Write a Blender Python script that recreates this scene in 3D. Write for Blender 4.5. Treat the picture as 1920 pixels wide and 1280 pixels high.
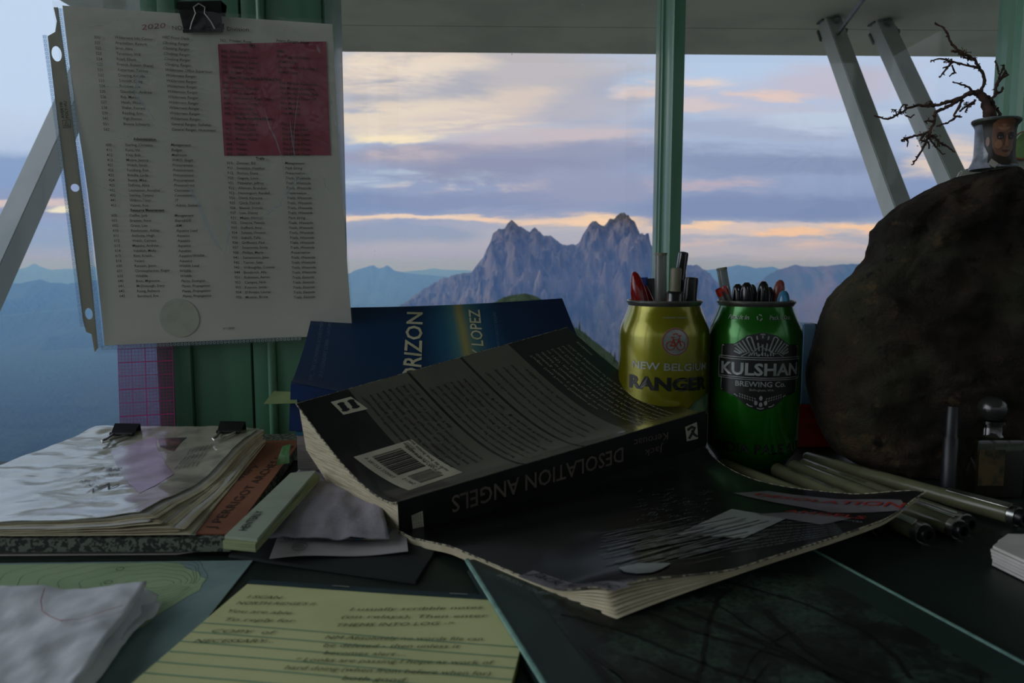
import bpy, bmesh, math, random
from mathutils import Vector, Matrix, noise
random.seed(7)
for o in list(bpy.data.objects): bpy.data.objects.remove(o)
SC = bpy.context.scene
COL = SC.collection

# ------------------------------------------------------------------ camera
FPX = 1400.0                                   # focal length in pixels of the 1920 px wide frame
PITCH = math.atan2(145.0, FPX)
EYE = Vector((0, 0, 0.148))                    # desk top is z = 0
cam_d = bpy.data.cameras.new('camera')
cam_d.sensor_width = 36.0
cam_d.lens = 36.0*FPX/1920
cam_d.clip_start = 0.02; cam_d.clip_end = 120000
cam = bpy.data.objects.new('camera', cam_d); COL.objects.link(cam)
cam.location = EYE; cam.rotation_euler = (math.pi/2-PITCH, 0, 0)
cam_d.dof.use_dof = True; cam_d.dof.focus_distance = 0.68; cam_d.dof.aperture_fstop = 18
SC.camera = cam

# ------------------------------------------------------------------ view + world
SC.view_settings.view_transform = 'Standard'; SC.view_settings.look = 'None'
SC.view_settings.gamma = 1; SC.view_settings.use_curve_mapping = False
SC.view_settings.exposure = 0.0
SC.cycles.transparent_max_bounces = 24
SC.cycles.adaptive_threshold = 0.05; SC.cycles.volume_bounces = 0; SC.cycles.max_bounces = 6; SC.cycles.diffuse_bounces = 3

def lin(c, a=1.0):
    out = []
    for k in c[:3]:
        k = k/255.0
        out.append(k/12.92 if k <= 0.04045 else ((k+0.055)/1.055)**2.4)
    return (out[0], out[1], out[2], a)

class NT:
    """small helper for node graphs"""
    def __init__(s, tree): s.t = tree; s.n = tree.nodes; s.l = tree.links
    def node(s, kind, **kw):
        nd = s.n.new(kind)
        for k, v in kw.items(): setattr(nd, k, v)
        return nd
    def put(s, sock, v):
        if isinstance(v, bpy.types.NodeSocket): s.l.new(v, sock)
        elif v is not None: sock.default_value = v
    def math(s, op, a, b=None, c=None, clamp=False):
        nd = s.node('ShaderNodeMath', operation=op, use_clamp=clamp)
        s.put(nd.inputs[0], a); s.put(nd.inputs[1], b)
        if c is not None: s.put(nd.inputs[2], c)
        return nd.outputs[0]
    def smooth(s, v, a, b, o0=0.0, o1=1.0):
        nd = s.node('ShaderNodeMapRange', interpolation_type='SMOOTHSTEP')
        s.put(nd.inputs['Value'], v); nd.inputs['From Min'].default_value = a; nd.inputs['From Max'].default_value = b
        nd.inputs['To Min'].default_value = o0; nd.inputs['To Max'].default_value = o1
        return nd.outputs[0]
    def noise(s, vec, scale=1, detail=5, rough=0.55, dist=0.0):
        nd = s.node('ShaderNodeTexNoise')
        s.put(nd.inputs['Vector'], vec); nd.inputs['Scale'].default_value = scale
        nd.inputs['Detail'].default_value = detail; nd.inputs['Roughness'].default_value = rough
        nd.inputs['Distortion'].default_value = dist
        return nd.outputs['Fac']
    def vec(s, x, y, z=0.0):
        nd = s.node('ShaderNodeCombineXYZ'); s.put(nd.inputs[0], x); s.put(nd.inputs[1], y); s.put(nd.inputs[2], z)
        return nd.outputs[0]
    def mix(s, f, a, b, mode='MIX'):
        nd = s.node('ShaderNodeMix', data_type='RGBA', blend_type=mode)
        s.put(nd.inputs[0], f); s.put(nd.inputs[6], a); s.put(nd.inputs[7], b)
        return nd.outputs[2]
    def ramp(s, f, stops):
        nd = s.node('ShaderNodeValToRGB'); r = nd.color_ramp
        while len(r.elements) < len(stops): r.elements.new(0.5)
        for e, (p, c) in zip(r.elements, stops): e.position = p; e.color = c
        s.put(nd.inputs[0], f)
        return nd.outputs[0]

W = bpy.data.worlds.new('dusk_sky'); SC.world = W; W.use_nodes = True
g = NT(W.node_tree); g.n.clear(); W.cycles.sampling_method = 'MANUAL'; W.cycles.sample_map_resolution = 512
tc = g.node('ShaderNodeTexCoord'); sp = g.node('ShaderNodeSeparateXYZ'); g.l.new(tc.outputs['Generated'], sp.inputs[0])
X, Y, Z = sp.outputs
yc = g.math('MAXIMUM', Y, 0.2)
U = g.math('DIVIDE', X, yc); V = g.math('DIVIDE', Z, yc)
def skyuv(x, y):                                 # direction seen at a pixel -> (U, V)
    a, b = (x-960)/FPX, (640-y)/FPX; cp_, sp_ = math.cos(PITCH), math.sin(PITCH); dy = cp_+sp_*b
    return a/dy, (cp_*b-sp_)/dy
w1 = g.noise(g.vec(g.math('MULTIPLY', U, 3.0), g.math('MULTIPLY', V, 11.0), 3.1), 1, 9, 0.62, 0.3)
w2 = g.noise(g.vec(g.math('MULTIPLY', U, 3.0), g.math('MULTIPLY', V, 13.0), 11.7), 1, 9, 0.62, 0.3)
Uw = g.math('ADD', U, g.math('MULTIPLY', g.math('SUBTRACT', w1, 0.5), 0.34))
Vw = g.math('ADD', V, g.math('MULTIPLY', g.math('SUBTRACT', w2, 0.5), 0.085))
def vs(v): return (v+0.1)/0.7
sky = g.ramp(g.math('DIVIDE', g.math('ADD', g.math('ADD', V, g.math('MULTIPLY', g.math('SUBTRACT', w2, 0.5), 0.03)), 0.1), 0.7), [
    (vs(-0.10), lin((128, 152, 192))), (vs(0.0), lin((168, 170, 200))), (vs(0.02), lin((182, 180, 200))),
    (vs(0.045), lin((182, 184, 198))), (vs(0.070), lin((150, 162, 190))), (vs(0.10), lin((150, 164, 194))),
    (vs(0.15), lin((168, 184, 210))), (vs(0.22), lin((184, 202, 226))), (vs(0.30), lin((192, 210, 232))), (vs(0.60), lin((205, 222, 236)))])
wisp = g.noise(g.vec(g.math('MULTIPLY', U, 5.5), g.math('MULTIPLY', V, 30.0), 4.4), 1, 9, 0.65, 0.5)
wisp2 = g.noise(g.vec(g.math('MULTIPLY', U, 7.0), g.math('MULTIPLY', V, 44.0), 8.4), 1, 8, 0.62, 0.4)
def cloud(x, y, rx, ry, col, k=1.0, n=None, lo=0.3, hi=0.6):
    """a patch of cloud centred on the direction of a pixel, ragged by the warp noise"""
    global sky
    u, v = skyuv(x, y); sx_, sy_ = FPX/rx, FPX/ry
    ma = g.node('ShaderNodeVectorMath', operation='MULTIPLY_ADD'); g.put(ma.inputs[0], UVW); ma.inputs[1].default_value = (sx_, sy_, 0); ma.inputs[2].default_value = (-u*sx_, -v*sy_, 0)
    ln = g.node('ShaderNodeVectorMath', operation='LENGTH'); g.put(ln.inputs[0], ma.outputs[0])
    f = g.node('ShaderNodeMapRange', interpolation_type='SMOOTHSTEP'); g.put(f.inputs['Value'], ln.outputs['Value'])
    f.inputs['From Min'].default_value = 1.40; f.inputs['From Max'].default_value = 0.48; f.inputs['To Max'].default_value = k; f = f.outputs[0]
    if n is not None: f = g.math('MULTIPLY', f, n)
    sky = g.mix(f, sky, lin(col))
UVW = g.vec(Uw, Vw)
WS = [g.smooth(q, 0.36, 0.56) for q in (wisp, wisp2)]
CL = [ # upper left: wide warm grey bank with cream rims
 (850, 150, 330, 75, (196, 190, 190), .95), (740, 165, 120, 32, (158, 166, 186), .8), (720, 128, 130, 26, (246, 228, 204), .9, 1), (900, 205, 260, 22, (234, 214, 194), .8, 1), (760, 215, 150, 30, (242, 226, 200), .8, 1),
 (745, 248, 90, 16, (255, 238, 200), 1.0), (950, 235, 220, 30, (200, 190, 196), .8, 2), (1120, 190, 120, 40, (172, 178, 196), .7), (1185, 165, 70, 16, (186, 208, 230), .8), (1200, 175, 60, 10, (240, 214, 198), .8, 1),
 (1040, 262, 170, 26, (212, 194, 192), .7, 1), (880, 290, 280, 24, (160, 160, 180), .9), (1090, 300, 150, 30, (150, 158, 184), .85), (960, 318, 190, 20, (146, 152, 178), .9), (760, 285, 120, 12, (200, 186, 188), .7, 2),
 (780, 338, 150, 14, (196, 212, 224), .9, 1), (900, 348, 110, 8, (246, 218, 196), .9, 1), (740, 375, 150, 16, (130, 152, 188), .9), (930, 372, 190, 14, (140, 152, 184), .9), (1120, 350, 150, 26, (154, 160, 186), .8),
 (790, 404, 220, 7, (250, 220, 190), .9), (1130, 412, 120, 15, (255, 218, 176), 1.0), (1010, 402, 90, 8, (252, 214, 178), .9, 1), (740, 440, 160, 26, (148, 162, 192), .9), (880, 425, 120, 8, (170, 174, 196), .7),
 # right of the bar: blue gap on top, dark band, peach strip
 (1390, 130, 170, 30, (186, 208, 232), .8), (1480, 190, 190, 26, (196, 196, 210), .8, 2), (1345, 158, 70, 9, (238, 216, 200), .9, 1), (1500, 182, 60, 8, (240, 208, 188), .9, 1), (1330, 200, 60, 8, (226, 206, 200), .8, 2),
 (1620, 150, 160, 40, (200, 192, 204), .8), (1380, 240, 200, 18, (168, 178, 202), .8), (1600, 225, 150, 10, (196, 210, 226), .8, 1), (1420, 300, 230, 26, (138, 152, 184), .95), (1330, 338, 90, 8, (196, 180, 188), .8, 1), (1480, 385, 280, 34, (128, 146, 182), .95),
 (1600, 340, 160, 20, (148, 166, 198), .7), (1750, 300, 80, 26, (236, 214, 194), .9, 1), (1740, 350, 120, 26, (134, 156, 194), .7), (1400, 432, 330, 12, (226, 206, 196), .85), (1360, 426, 90, 6, (255, 216, 172), .9, 1), (1480, 441, 60, 7, (255, 210, 160), 1.0),
 (1590, 430, 60, 6, (255, 212, 166), 1.0), (1450, 464, 200, 8, (236, 206, 188), .8, 1), (1450, 482, 330, 10, (196, 190, 200), .7), (1740, 430, 160, 12, (255, 218, 180), .7, 1),
 # far left: clear pale sky over a low blue bank with two bright streaks
 (40, 110, 380, 170, (206, 224, 242), .95), (40, 318, 300, 34, (142, 166, 200), .95), (20, 380, 120, 9, (232, 206, 196), .9), (105, 394, 46, 8, (255, 240, 206), 1.0), (40, 440, 260, 28, (146, 168, 204), .8), (-400, 250, 400, 60, (210, 214, 224), .7)]
for c in CL:
    if len(c) > 6: cloud(c[0], c[1], c[2]*1.15, c[3]*1.3, c[4], c[5], WS[c[6]-1])
    else: cloud(*c)
# the sky behind the cabin is already dark, and below the horizon there is only the dark ground
rear = g.mix(g.smooth(Z, -0.05, 0.3), lin((62, 70, 66)), lin((160, 168, 176)))
front = g.mix(g.smooth(Z, -0.12, -0.02), lin((60, 78, 100)), sky)
high = g.mix(g.smooth(Z, 0.36, 0.6), front, (0.95, 1.08, 1.25, 1))
side = g.math('ADD', Y, g.math('MULTIPLY', X, -0.8))
allsky = g.mix(g.smooth(side, -0.25, 0.30), rear, high)
# unseen glow added to the left sky, lighting the desk through the side window
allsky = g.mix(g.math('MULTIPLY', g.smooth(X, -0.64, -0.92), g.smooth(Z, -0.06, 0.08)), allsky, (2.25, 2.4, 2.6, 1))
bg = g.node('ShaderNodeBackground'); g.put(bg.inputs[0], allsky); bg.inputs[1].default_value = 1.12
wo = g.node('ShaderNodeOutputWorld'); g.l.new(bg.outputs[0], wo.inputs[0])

# ------------------------------------------------------------------ projection helpers
FW = Vector((0, math.cos(PITCH), -math.sin(PITCH))); UP = Vector((0, math.sin(PITCH), math.cos(PITCH)))
def ray(x, y): return FW + Vector(((x-960)/FPX, 0, 0)) + UP*((640-y)/FPX)
def at(x, y, Yd):
    d = ray(x, y); return EYE + d*(Yd/d.y)
def on(x, y, z=0.0):
    d = ray(x, y); return EYE + d*((z-EYE.z)/d.z)
def proj(p):
    q = p-EYE; w = q.dot(FW); return (960+FPX*q.x/w, 640-FPX*q.dot(UP)/w)

# ------------------------------------------------------------------ object helpers
def link(o, parent=None):
    COL.objects.link(o)
    if parent is not None: o.parent = parent
    return o
def finish(name, bm, m, parent=None, smooth=True, angle=40):
    me = bpy.data.meshes.new(name); bm.to_mesh(me); bm.free()
    for k in (m if isinstance(m, (list, tuple)) else [m]): me.materials.append(k)
    if smooth:
        me.polygons.foreach_set('use_smooth', [True]*len(me.polygons))
        if angle < 180 and hasattr(me, 'set_sharp_from_angle'): me.set_sharp_from_angle(angle=math.radians(angle))
    o = bpy.data.objects.new(name, me); link(o)
    if parent is not None:
        o.parent = parent; o.matrix_parent_inverse = parent.matrix_basis.inverted()
    return o
def tag(o, label, cat, group=None, kind=None):
    o['label'] = label; o['category'] = cat
    if group: o['group'] = group
    if kind: o['kind'] = kind
    return o
def thing(name, label, cat, loc=(0, 0, 0), group=None):
    o = bpy.data.objects.new(name, None); link(o); o.location = loc; o.empty_display_size = 0.01
    return tag(o, label, cat, group)
def struct(o): o['kind'] = 'structure'; return o
def dup(root, loc, rotz=0.0, scale=1.0, label=None, group=None):
    r = root.copy(); link(r); r.location = loc; r.rotation_euler = (0, 0, rotz); r.scale = (scale,)*3
    if label: r['label'] = label
    if group: r['group'] = group
    for ch in list(root.children):
        c = ch.copy(); link(c); c.parent = r
    return r

def box(bm, p0, p1, bev=0.0, M=None):
    x0, y0, z0 = p0; x1, y1, z1 = p1
    b = bmesh.new(); bmesh.ops.create_cube(b, size=1)
    for v in b.verts: v.co = Vector((x0+(v.co.x+.5)*(x1-x0), y0+(v.co.y+.5)*(y1-y0), z0+(v.co.z+.5)*(z1-z0)))
    if bev > 0: bmesh.ops.bevel(b, geom=b.edges[:], offset=bev, segments=2, affect='EDGES', profile=0.6)
    if M is not None: bmesh.ops.transform(b, matrix=M, verts=b.verts)
    me = bpy.data.meshes.new('t'); b.to_mesh(me); b.free(); bm.from_mesh(me); bpy.data.meshes.remove(me)
def prism(bm, pts, d, bev=0.0):
    """closed polygon of 3D points pushed by vector d"""
    b = bmesh.new()
    a = [b.verts.new(Vector(p)) for p in pts]; c = [b.verts.new(Vector(p)+Vector(d)) for p in pts]
    b.faces.new(a); b.faces.new(c[::-1]); n = len(a)
    for i in range(n): b.faces.new((a[i], c[i], c[(i+1) % n], a[(i+1) % n]))
    bmesh.ops.recalc_face_normals(b, faces=b.faces)
    if bev > 0: bmesh.ops.bevel(b, geom=b.edges[:], offset=bev, segments=2, affect='EDGES')
    me = bpy.data.meshes.new('t'); b.to_mesh(me); b.free(); bm.from_mesh(me); bpy.data.meshes.remove(me)
def tube(bm, pts, r, seg=8, cap=True):
    """swept tube; r is a number or a list"""
    pts = [Vector(p) for p in pts]; n = len(pts); rings = []
    rr = r if isinstance(r, (list, tuple)) else [r]*n
    t0 = (pts[1]-pts[0]).normalized(); ref = Vector((0, 0, 1)) if abs(t0.z) < .9 else Vector((1, 0, 0))
    nx = t0.cross(ref).normalized()
    for i, p in enumerate(pts):
        t = (pts[min(i+1, n-1)]-pts[max(i-1, 0)]).normalized()
        nx = (nx - t*nx.dot(t))
        if nx.length < 1e-6: nx = t.orthogonal()
        nx.normalize(); ny = t.cross(nx)
        rings.append([bm.verts.new(p+(nx*math.cos(2*math.pi*k/seg)+ny*math.sin(2*math.pi*k/seg))*rr[i]) for k in range(seg)])
    for i in range(n-1):
        for k in range(seg):
            bm.faces.new((rings[i][k], rings[i][(k+1) % seg], rings[i+1][(k+1) % seg], rings[i+1][k]))
    if cap:
        bm.faces.new(rings[0][::-1]); bm.faces.new(rings[-1])
def lathe(bm, prof, p0, axis=Vector((0, 0, 1)), seg=32, cap0=True, cap1=True, mat=None):
    """prof: list of (radius, distance along axis)"""
    axis = Vector(axis).normalized(); ex = axis.orthogonal().normalized(); ey = axis.cross(ex); p0 = Vector(p0); rings = []
    for r, h in prof:
        rings.append([bm.verts.new(p0+axis*h+(ex*math.cos(2*math.pi*k/seg)+ey*math.sin(2*math.pi*k/seg))*r) for k in range(seg)])
    fs = []
    for i in range(len(rings)-1):
        for k in range(seg):
            f = bm.faces.new((rings[i][k], rings[i][(k+1) % seg], rings[i+1][(k+1) % seg], rings[i+1][k])); fs.append((i, f))
    if cap0: bm.faces.new(rings[0][::-1])
    if cap1: bm.faces.new(rings[-1])
    if mat:
        for i, f in fs: f.material_index = mat(i)
def normal(P, a, b):
    e = 0.0008; n = (P(a+e, b)-P(a-e, b)).cross(P(a, b+e)-P(a, b-e))
    return n.normalized() if n.length > 0 else Vector((0, 0, 1))
def sheet(bm, P, w, h, nu=24, nv=24, th=0.0003, u0=0.0, v0=0.0):
    """sheet P(u,v) over [u0,w]x[v0,h] with thickness below the surface"""
    top, bot = [], []
    for j in range(nv+1):
        rt, rb = [], []
        for i in range(nu+1):
            a = u0+(w-u0)*i/nu; b = v0+(h-v0)*j/nv; p = P(a, b)
            rt.append(bm.verts.new(p)); rb.append(bm.verts.new(p-normal(P, a, b)*th))
        top.append(rt); bot.append(rb)
    for j in range(nv):
        for i in range(nu):
            bm.faces.new((top[j][i], top[j][i+1], top[j+1][i+1], top[j+1][i]))
            bm.faces.new((bot[j][i], bot[j+1][i], bot[j+1][i+1], bot[j][i+1]))
    for i in range(nu):
        bm.faces.new((top[0][i], bot[0][i], bot[0][i+1], top[0][i+1])); bm.faces.new((top[nv][i], top[nv][i+1], bot[nv][i+1], bot[nv][i]))
    for j in range(nv):
        bm.faces.new((top[j][0], top[j+1][0], bot[j+1][0], bot[j][0])); bm.faces.new((top[j][nu], bot[j][nu], bot[j+1][nu], top[j+1][nu]))
def bilin(A, B, C, D, w, h):
    """A at (0,0), B at (w,0), C at (w,h), D at (0,h)"""
    A, B, C, D = map(Vector, (A, B, C, D))
    def P(u, v):
        s = u/w; t = v/h
        return A*(1-s)*(1-t)+B*s*(1-t)+C*s*t+D*(1-s)*t
    return P
def inv(P, x, y, g0=(0.05, 0.05)):
    """surface coordinates seen at a pixel"""
    a, b = g0; e = 1e-4
    for _ in range(30):
        q = proj(P(a, b)); qa = proj(P(a+e, b)); qb = proj(P(a, b+e))
        j00 = (qa[0]-q[0])/e; j10 = (qa[1]-q[1])/e; j01 = (qb[0]-q[0])/e; j11 = (qb[1]-q[1])/e
        det = j00*j11-j01*j10
        if abs(det) < 1e-9: break
        dx = x-q[0]; dy = y-q[1]
        da = (dx*j11-dy*j01)/det; db = (dy*j00-dx*j10)/det
        m = max(abs(da), abs(db)); k = 1 if m < .03 else .03/m
        a += da*k; b += db*k
        if m < 1e-6: break
    return a, b
_tc = {}
def glyphs(s, shear=0.0, bold=0.0, space=1.0):
    key = (s, shear, bold, space)
    if key not in _tc:
        cu = bpy.data.curves.new('t', 'FONT'); cu.body = s; cu.size = 1; cu.shear = shear; cu.offset = bold
        cu.resolution_u = 2; cu.space_character = space
        o = bpy.data.objects.new('t', cu); COL.objects.link(o)
        dg = bpy.context.evaluated_depsgraph_get(); dg.update()
        me = bpy.data.meshes.new_from_object(o.evaluated_get(dg))
        vs_ = [(v.co.x, v.co.y) for v in me.vertices]; fs_ = [tuple(p.vertices) for p in me.polygons]
        bpy.data.objects.remove(o); bpy.data.curves.remove(cu); bpy.data.meshes.remove(me)
        if not vs_: vs_ = [(0, 0), (1, 0), (1, 1)]; fs_ = []
        x0 = min(v[0] for v in vs_); x1 = max(v[0] for v in vs_)
        _tc[key] = ([(v[0]-x0, v[1]) for v in vs_], fs_, max(x1-x0, 1e-4))
    return _tc[key]
def text_uv(bm, P, s, a, d, width=None, cap=None, lift=0.0003, flip=1, shear=0.0, bold=0.0, mi=0, space=1.0, nsign=1):
    """text on surface P starting at (a) running along unit uv direction d. cap = cap height in metres"""
    vs_, fs_, w = glyphs(s, shear, bold, space)
    if width is None: sx = cap/0.73; 
    else: sx = width/w
    sy = cap/0.73 if cap else sx
    dx, dy = d; nx, ny = -dy*flip, dx*flip
    out = []
    for x, y in vs_:
        u = a[0]+dx*x*sx+nx*y*sy; v = a[1]+dy*x*sx+ny*y*sy
        out.append(bm.verts.new(P(u, v)+normal(P, u, v)*lift*nsign))
    for f in fs_:
        try: q = bm.faces.new([out[i] for i in f]); q.material_index = mi
        except ValueError: pass
def text_px(bm, P, s, p0, p1, cap=None, g0=(0.05, 0.05), **kw):
    """text whose baseline runs on P from pixel p0 to pixel p1"""
    a = inv(P, *p0, g0); b = inv(P, *p1, a)
    dx, dy = b[0]-a[0], b[1]-a[1]; L = math.hypot(dx, dy)
    text_uv(bm, P, s, a, (dx/L, dy/L), L, cap, **kw)
def poly_uv(bm, P, pts, lift=0.0002, mi=0, cuts=0, nsign=1):
    """flat polygon of surface coordinates laid on P, cut finely so that it follows the curve"""
    b = bmesh.new(); f = b.faces.new([b.verts.new((x, y, 0)) for x, y in pts])
    if cuts:
        xs = [p[0] for p in pts]; ys = [p[1] for p in pts]
        for k in range(1, cuts):
            for co, no in (((min(xs)+(max(xs)-min(xs))*k/cuts, 0, 0), (1, 0, 0)), ((0, min(ys)+(max(ys)-min(ys))*k/cuts, 0), (0, 1, 0))):
                bmesh.ops.bisect_plane(b, geom=b.verts[:]+b.edges[:]+b.faces[:], plane_co=co, plane_no=no)
    mp = {}
    for v in b.verts: mp[v] = bm.verts.new(P(v.co.x, v.co.y)+normal(P, v.co.x, v.co.y)*lift*nsign)
    for f in b.faces:
        q = bm.faces.new([mp[v] for v in f.verts]); q.material_index = mi
    b.free()
def poly_px(bm, P, pts, g0=(0.05, 0.05), **kw): poly_uv(bm, P, [inv(P, x, y, g0) for x, y in pts], **kw)
def line_uv(bm, P, pts, w, lift=0.0003, mi=0, nsign=1, closed=False):
    """a drawn line of width w on surface P"""
    n = len(pts); prev = None; first = None
    for i in range(n):
        p = pts[i]; a = pts[(i-1) % n if closed else max(i-1, 0)]; c = pts[(i+1) % n if closed else min(i+1, n-1)]
        dx, dy = c[0]-a[0], c[1]-a[1]; L = math.hypot(dx, dy) or 1; nx, ny = -dy/L*w/2, dx/L*w/2
        pr = [bm.verts.new(P(p[0]+s*nx, p[1]+s*ny)+normal(P, p[0], p[1])*lift*nsign) for s in (1, -1)]
        if prev: q = bm.faces.new((prev[0], prev[1], pr[1], pr[0])); q.material_index = mi
        else: first = pr
        prev = pr
    if closed: q = bm.faces.new((prev[0], prev[1], first[1], first[0])); q.material_index = mi
def circ(cx, cy, r, n=28, ry=None): return [(cx+r*math.cos(2*math.pi*k/n), cy+(ry or r)*math.sin(2*math.pi*k/n)) for k in range(n)]
def sm(x): x = max(0.0, min(1.0, x)); return x*x*(3-2*x)
def fn(x, y=0.0, z=0.0): return noise.noise(Vector((x, y, z)))

# ------------------------------------------------------------------ materials
def mat(name, c, rough=0.5, c2=None, scale=40, metal=0.0, spec=0.5, bump=0.0, bscale=200, coat=0.0, crough=0.1, cior=1.5,
        trans=None, alpha=None, stretch=None, bdist=0.001, lo=0.4, hi=0.65, sss=None):
    """colour c, mottled towards c2 by noise; everything in object space"""
    m = bpy.data.materials.new(name); m.use_nodes = True; t = NT(m.node_tree); p = t.n['Principled BSDF']
    co = t.node('ShaderNodeTexCoord').outputs['Object']
    if stretch:
        mp = t.node('ShaderNodeMapping'); mp.inputs['Scale'].default_value = stretch; t.l.new(co, mp.inputs[0]); co = mp.outputs[0]
    c2 = c2 or tuple(k*0.9 for k in c)
    t.put(p.inputs['Base Color'], t.mix(t.smooth(t.noise(co, scale, 5), lo, hi), lin(c), lin(c2)))
    p.inputs['Roughness'].default_value = rough; p.inputs['Metallic'].default_value = metal
    p.inputs['Specular IOR Level'].default_value = spec
    p.inputs['Coat Weight'].default_value = coat; p.inputs['Coat Roughness'].default_value = crough; p.inputs['Coat IOR'].default_value = cior
    if trans: p.inputs['Transmission Weight'].default_value = trans
    if sss: 
        p.inputs['Subsurface Weight'].default_value = sss; p.inputs['Subsurface Scale'].default_value = 0.003
    if alpha is not None: p.inputs['Alpha'].default_value = alpha
    if bump:
        b = t.node('ShaderNodeBump'); b.inputs['Strength'].default_value = bump; b.inputs['Distance'].default_value = bdist
        t.put(b.inputs['Height'], t.noise(co, bscale, 5)); t.l.new(b.outputs[0], p.inputs['Normal'])
    return m
def thin(name, tint, rough=0.02, ior=1.5, fog=0.0, fogc=(200, 205, 210), bump=0.0, bscale=40, bdist=0.002, specks=0.0, fogn=None, hl=0.0):
    """a thin clear sheet: see-through, with a surface reflection and some dusty scatter"""
    m = bpy.data.materials.new(name); m.use_nodes = True; t = NT(m.node_tree); t.n.clear()
    co = t.node('ShaderNodeTexCoord').outputs['Object']
    tr = t.node('ShaderNodeBsdfTransparent'); tr.inputs[0].default_value = lin(tint)
    gl = t.node('ShaderNodeBsdfGlossy'); gl.inputs['Roughness'].default_value = rough; gl.inputs[0].default_value = (1, 1, 1, 1)
    df = t.node('ShaderNodeBsdfDiffuse'); df.inputs[0].default_value = lin(fogc)
    tl = t.node('ShaderNodeBsdfTranslucent'); tl.inputs[0].default_value = lin(fogc)
    fr = t.node('ShaderNodeFresnel'); bk = t.node('ShaderNodeNewGeometry').outputs['Backfacing']
    t.put(fr.inputs[0], t.math('MULTIPLY_ADD', bk, 1/ior-ior, ior))      # the same reflection from both sides of the thin sheet
    if bump:
        b = t.node('ShaderNodeBump'); b.inputs['Strength'].default_value = bump; b.inputs['Distance'].default_value = bdist
        t.put(b.inputs['Height'], t.noise(co, bscale, 3, 0.5, 0.6)); t.l.new(b.outputs[0], gl.inputs['Normal']); t.l.new(b.outputs[0], fr.inputs['Normal'])
    md = t.node('ShaderNodeAddShader'); t.l.new(df.outputs[0], md.inputs[0]); t.l.new(tl.outputs[0], md.inputs[1])
    mh = t.node('ShaderNodeMixShader'); mh.inputs[0].default_value = 0.5; t.l.new(df.outputs[0], mh.inputs[1]); t.l.new(tl.outputs[0], mh.inputs[2])
    f = fog
    if specks:
        vo = t.node('ShaderNodeTexVoronoi'); t.put(vo.inputs['Vector'], co); vo.inputs['Scale'].default_value = specks
        sepc = t.node('ShaderNodeSeparateColor'); t.l.new(vo.outputs['Color'], sepc.inputs[0])
        rad = t.math('MULTIPLY', t.math('POWER', sepc.outputs[0], 9.0), 0.045)
        dot = t.math('LESS_THAN', vo.outputs['Distance'], rad)
        f = t.math('ADD', t.math('MULTIPLY', dot, 0.35), fog, clamp=True)
    if fogn:
        f = t.math('ADD', f, t.math('MULTIPLY', t.smooth(t.noise(co, fogn[0], 4, 0.6, 1.0), fogn[1], fogn[2]), fogn[3]), clamp=True)
    m1_ = t.node('ShaderNodeMixShader'); t.put(m1_.inputs[0], f); t.l.new(tr.outputs[0], m1_.inputs[1]); t.l.new(mh.outputs[0], m1_.inputs[2])
    m2_ = t.node('ShaderNodeMixShader'); t.put(m2_.inputs[0], fr.outputs[0]); t.l.new(m1_.outputs[0], m2_.inputs[1]); t.l.new(gl.outputs[0], m2_.inputs[2])
    out = t.node('ShaderNodeOutputMaterial'); t.l.new(m2_.outputs[0], out.inputs[0])
    return m
GREEN = mat('green_paint', (80, 128, 100), 0.42, (68, 110, 86), 30, bump=0.35, bscale=60, stretch=(1, 1, 0.12), coat=0.2)
INK = mat('black_ink', (12, 12, 14), 0.5)
# ================================================================== the cabin
GY = 0.66                                        # plane of the window glass
DESK = mat('desk_paint', (24, 40, 33), 0.5, (18, 32, 26), 12, bump=0.15, bscale=90)
WALLM = mat('cabin_wall_paint', (160, 182, 162), 0.55, (150, 172, 152), 6, bump=0.1, bscale=30)
FLOORM = mat('floor_boards', (140, 116, 92), 0.6, (116, 96, 76), 4, stretch=(1, 12, 1))
CEILM = mat('ceiling_paint', (206, 208, 198), 0.6, (196, 198, 188), 5)
bm = bmesh.new(); box(bm, (-1.45, -2.7, -0.80), (1.9, 0.69, -0.76)); struct(finish('floor', bm, FLOORM))
bm = bmesh.new(); box(bm, (-1.45, -2.7, 1.45), (1.9, 0.69, 1.50)); struct(finish('ceiling', bm, CEILM))
bm = bmesh.new(); box(bm, (-1.45, 0.64, -0.76), (1.9, 0.69, -0.16)); box(bm, (-1.45, 0.64, 0.85), (1.9, 0.69, 1.45)); struct(finish('wall_front', bm, WALLM))
for nm, x0 in (('wall_left', -1.49), ('wall_right', 1.90)):
    bm = bmesh.new(); box(bm, (x0, -2.7, -0.80), (x0+0.04, 0.69, 0.0)); box(bm, (x0, -2.7, 1.20), (x0+0.04, 0.69, 1.50))
    for yy in (-2.7, -1.6, -0.5, 0.60): box(bm, (x0, yy, 0.0), (x0+0.04, yy+0.09, 1.20))
    struct(finish(nm, bm, WALLM))
bm = bmesh.new(); box(bm, (-1.45, -2.74, -0.80), (1.9, -2.70, 0.0)); box(bm, (-1.45, -2.74, 1.20), (1.9, -2.70, 1.5))
for xx in (-1.45, -0.7, 0.6, 1.8): box(bm, (xx, -2.74, 0.0), (xx+0.1, -2.70, 1.2))
struct(finish('wall_back', bm, WALLM))
GLASS = thin('window_glass', (248, 248, 250), 0.01, 1.45, fog=0.012, specks=50, fogn=(5, 0.5, 0.75, 0.02))
GLASS_D = thin('dusty_window_glass', (244, 246, 250), 0.01, 1.45, fog=0.02, specks=45, fogn=(5, 0.45, 0.7, 0.05))
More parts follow.
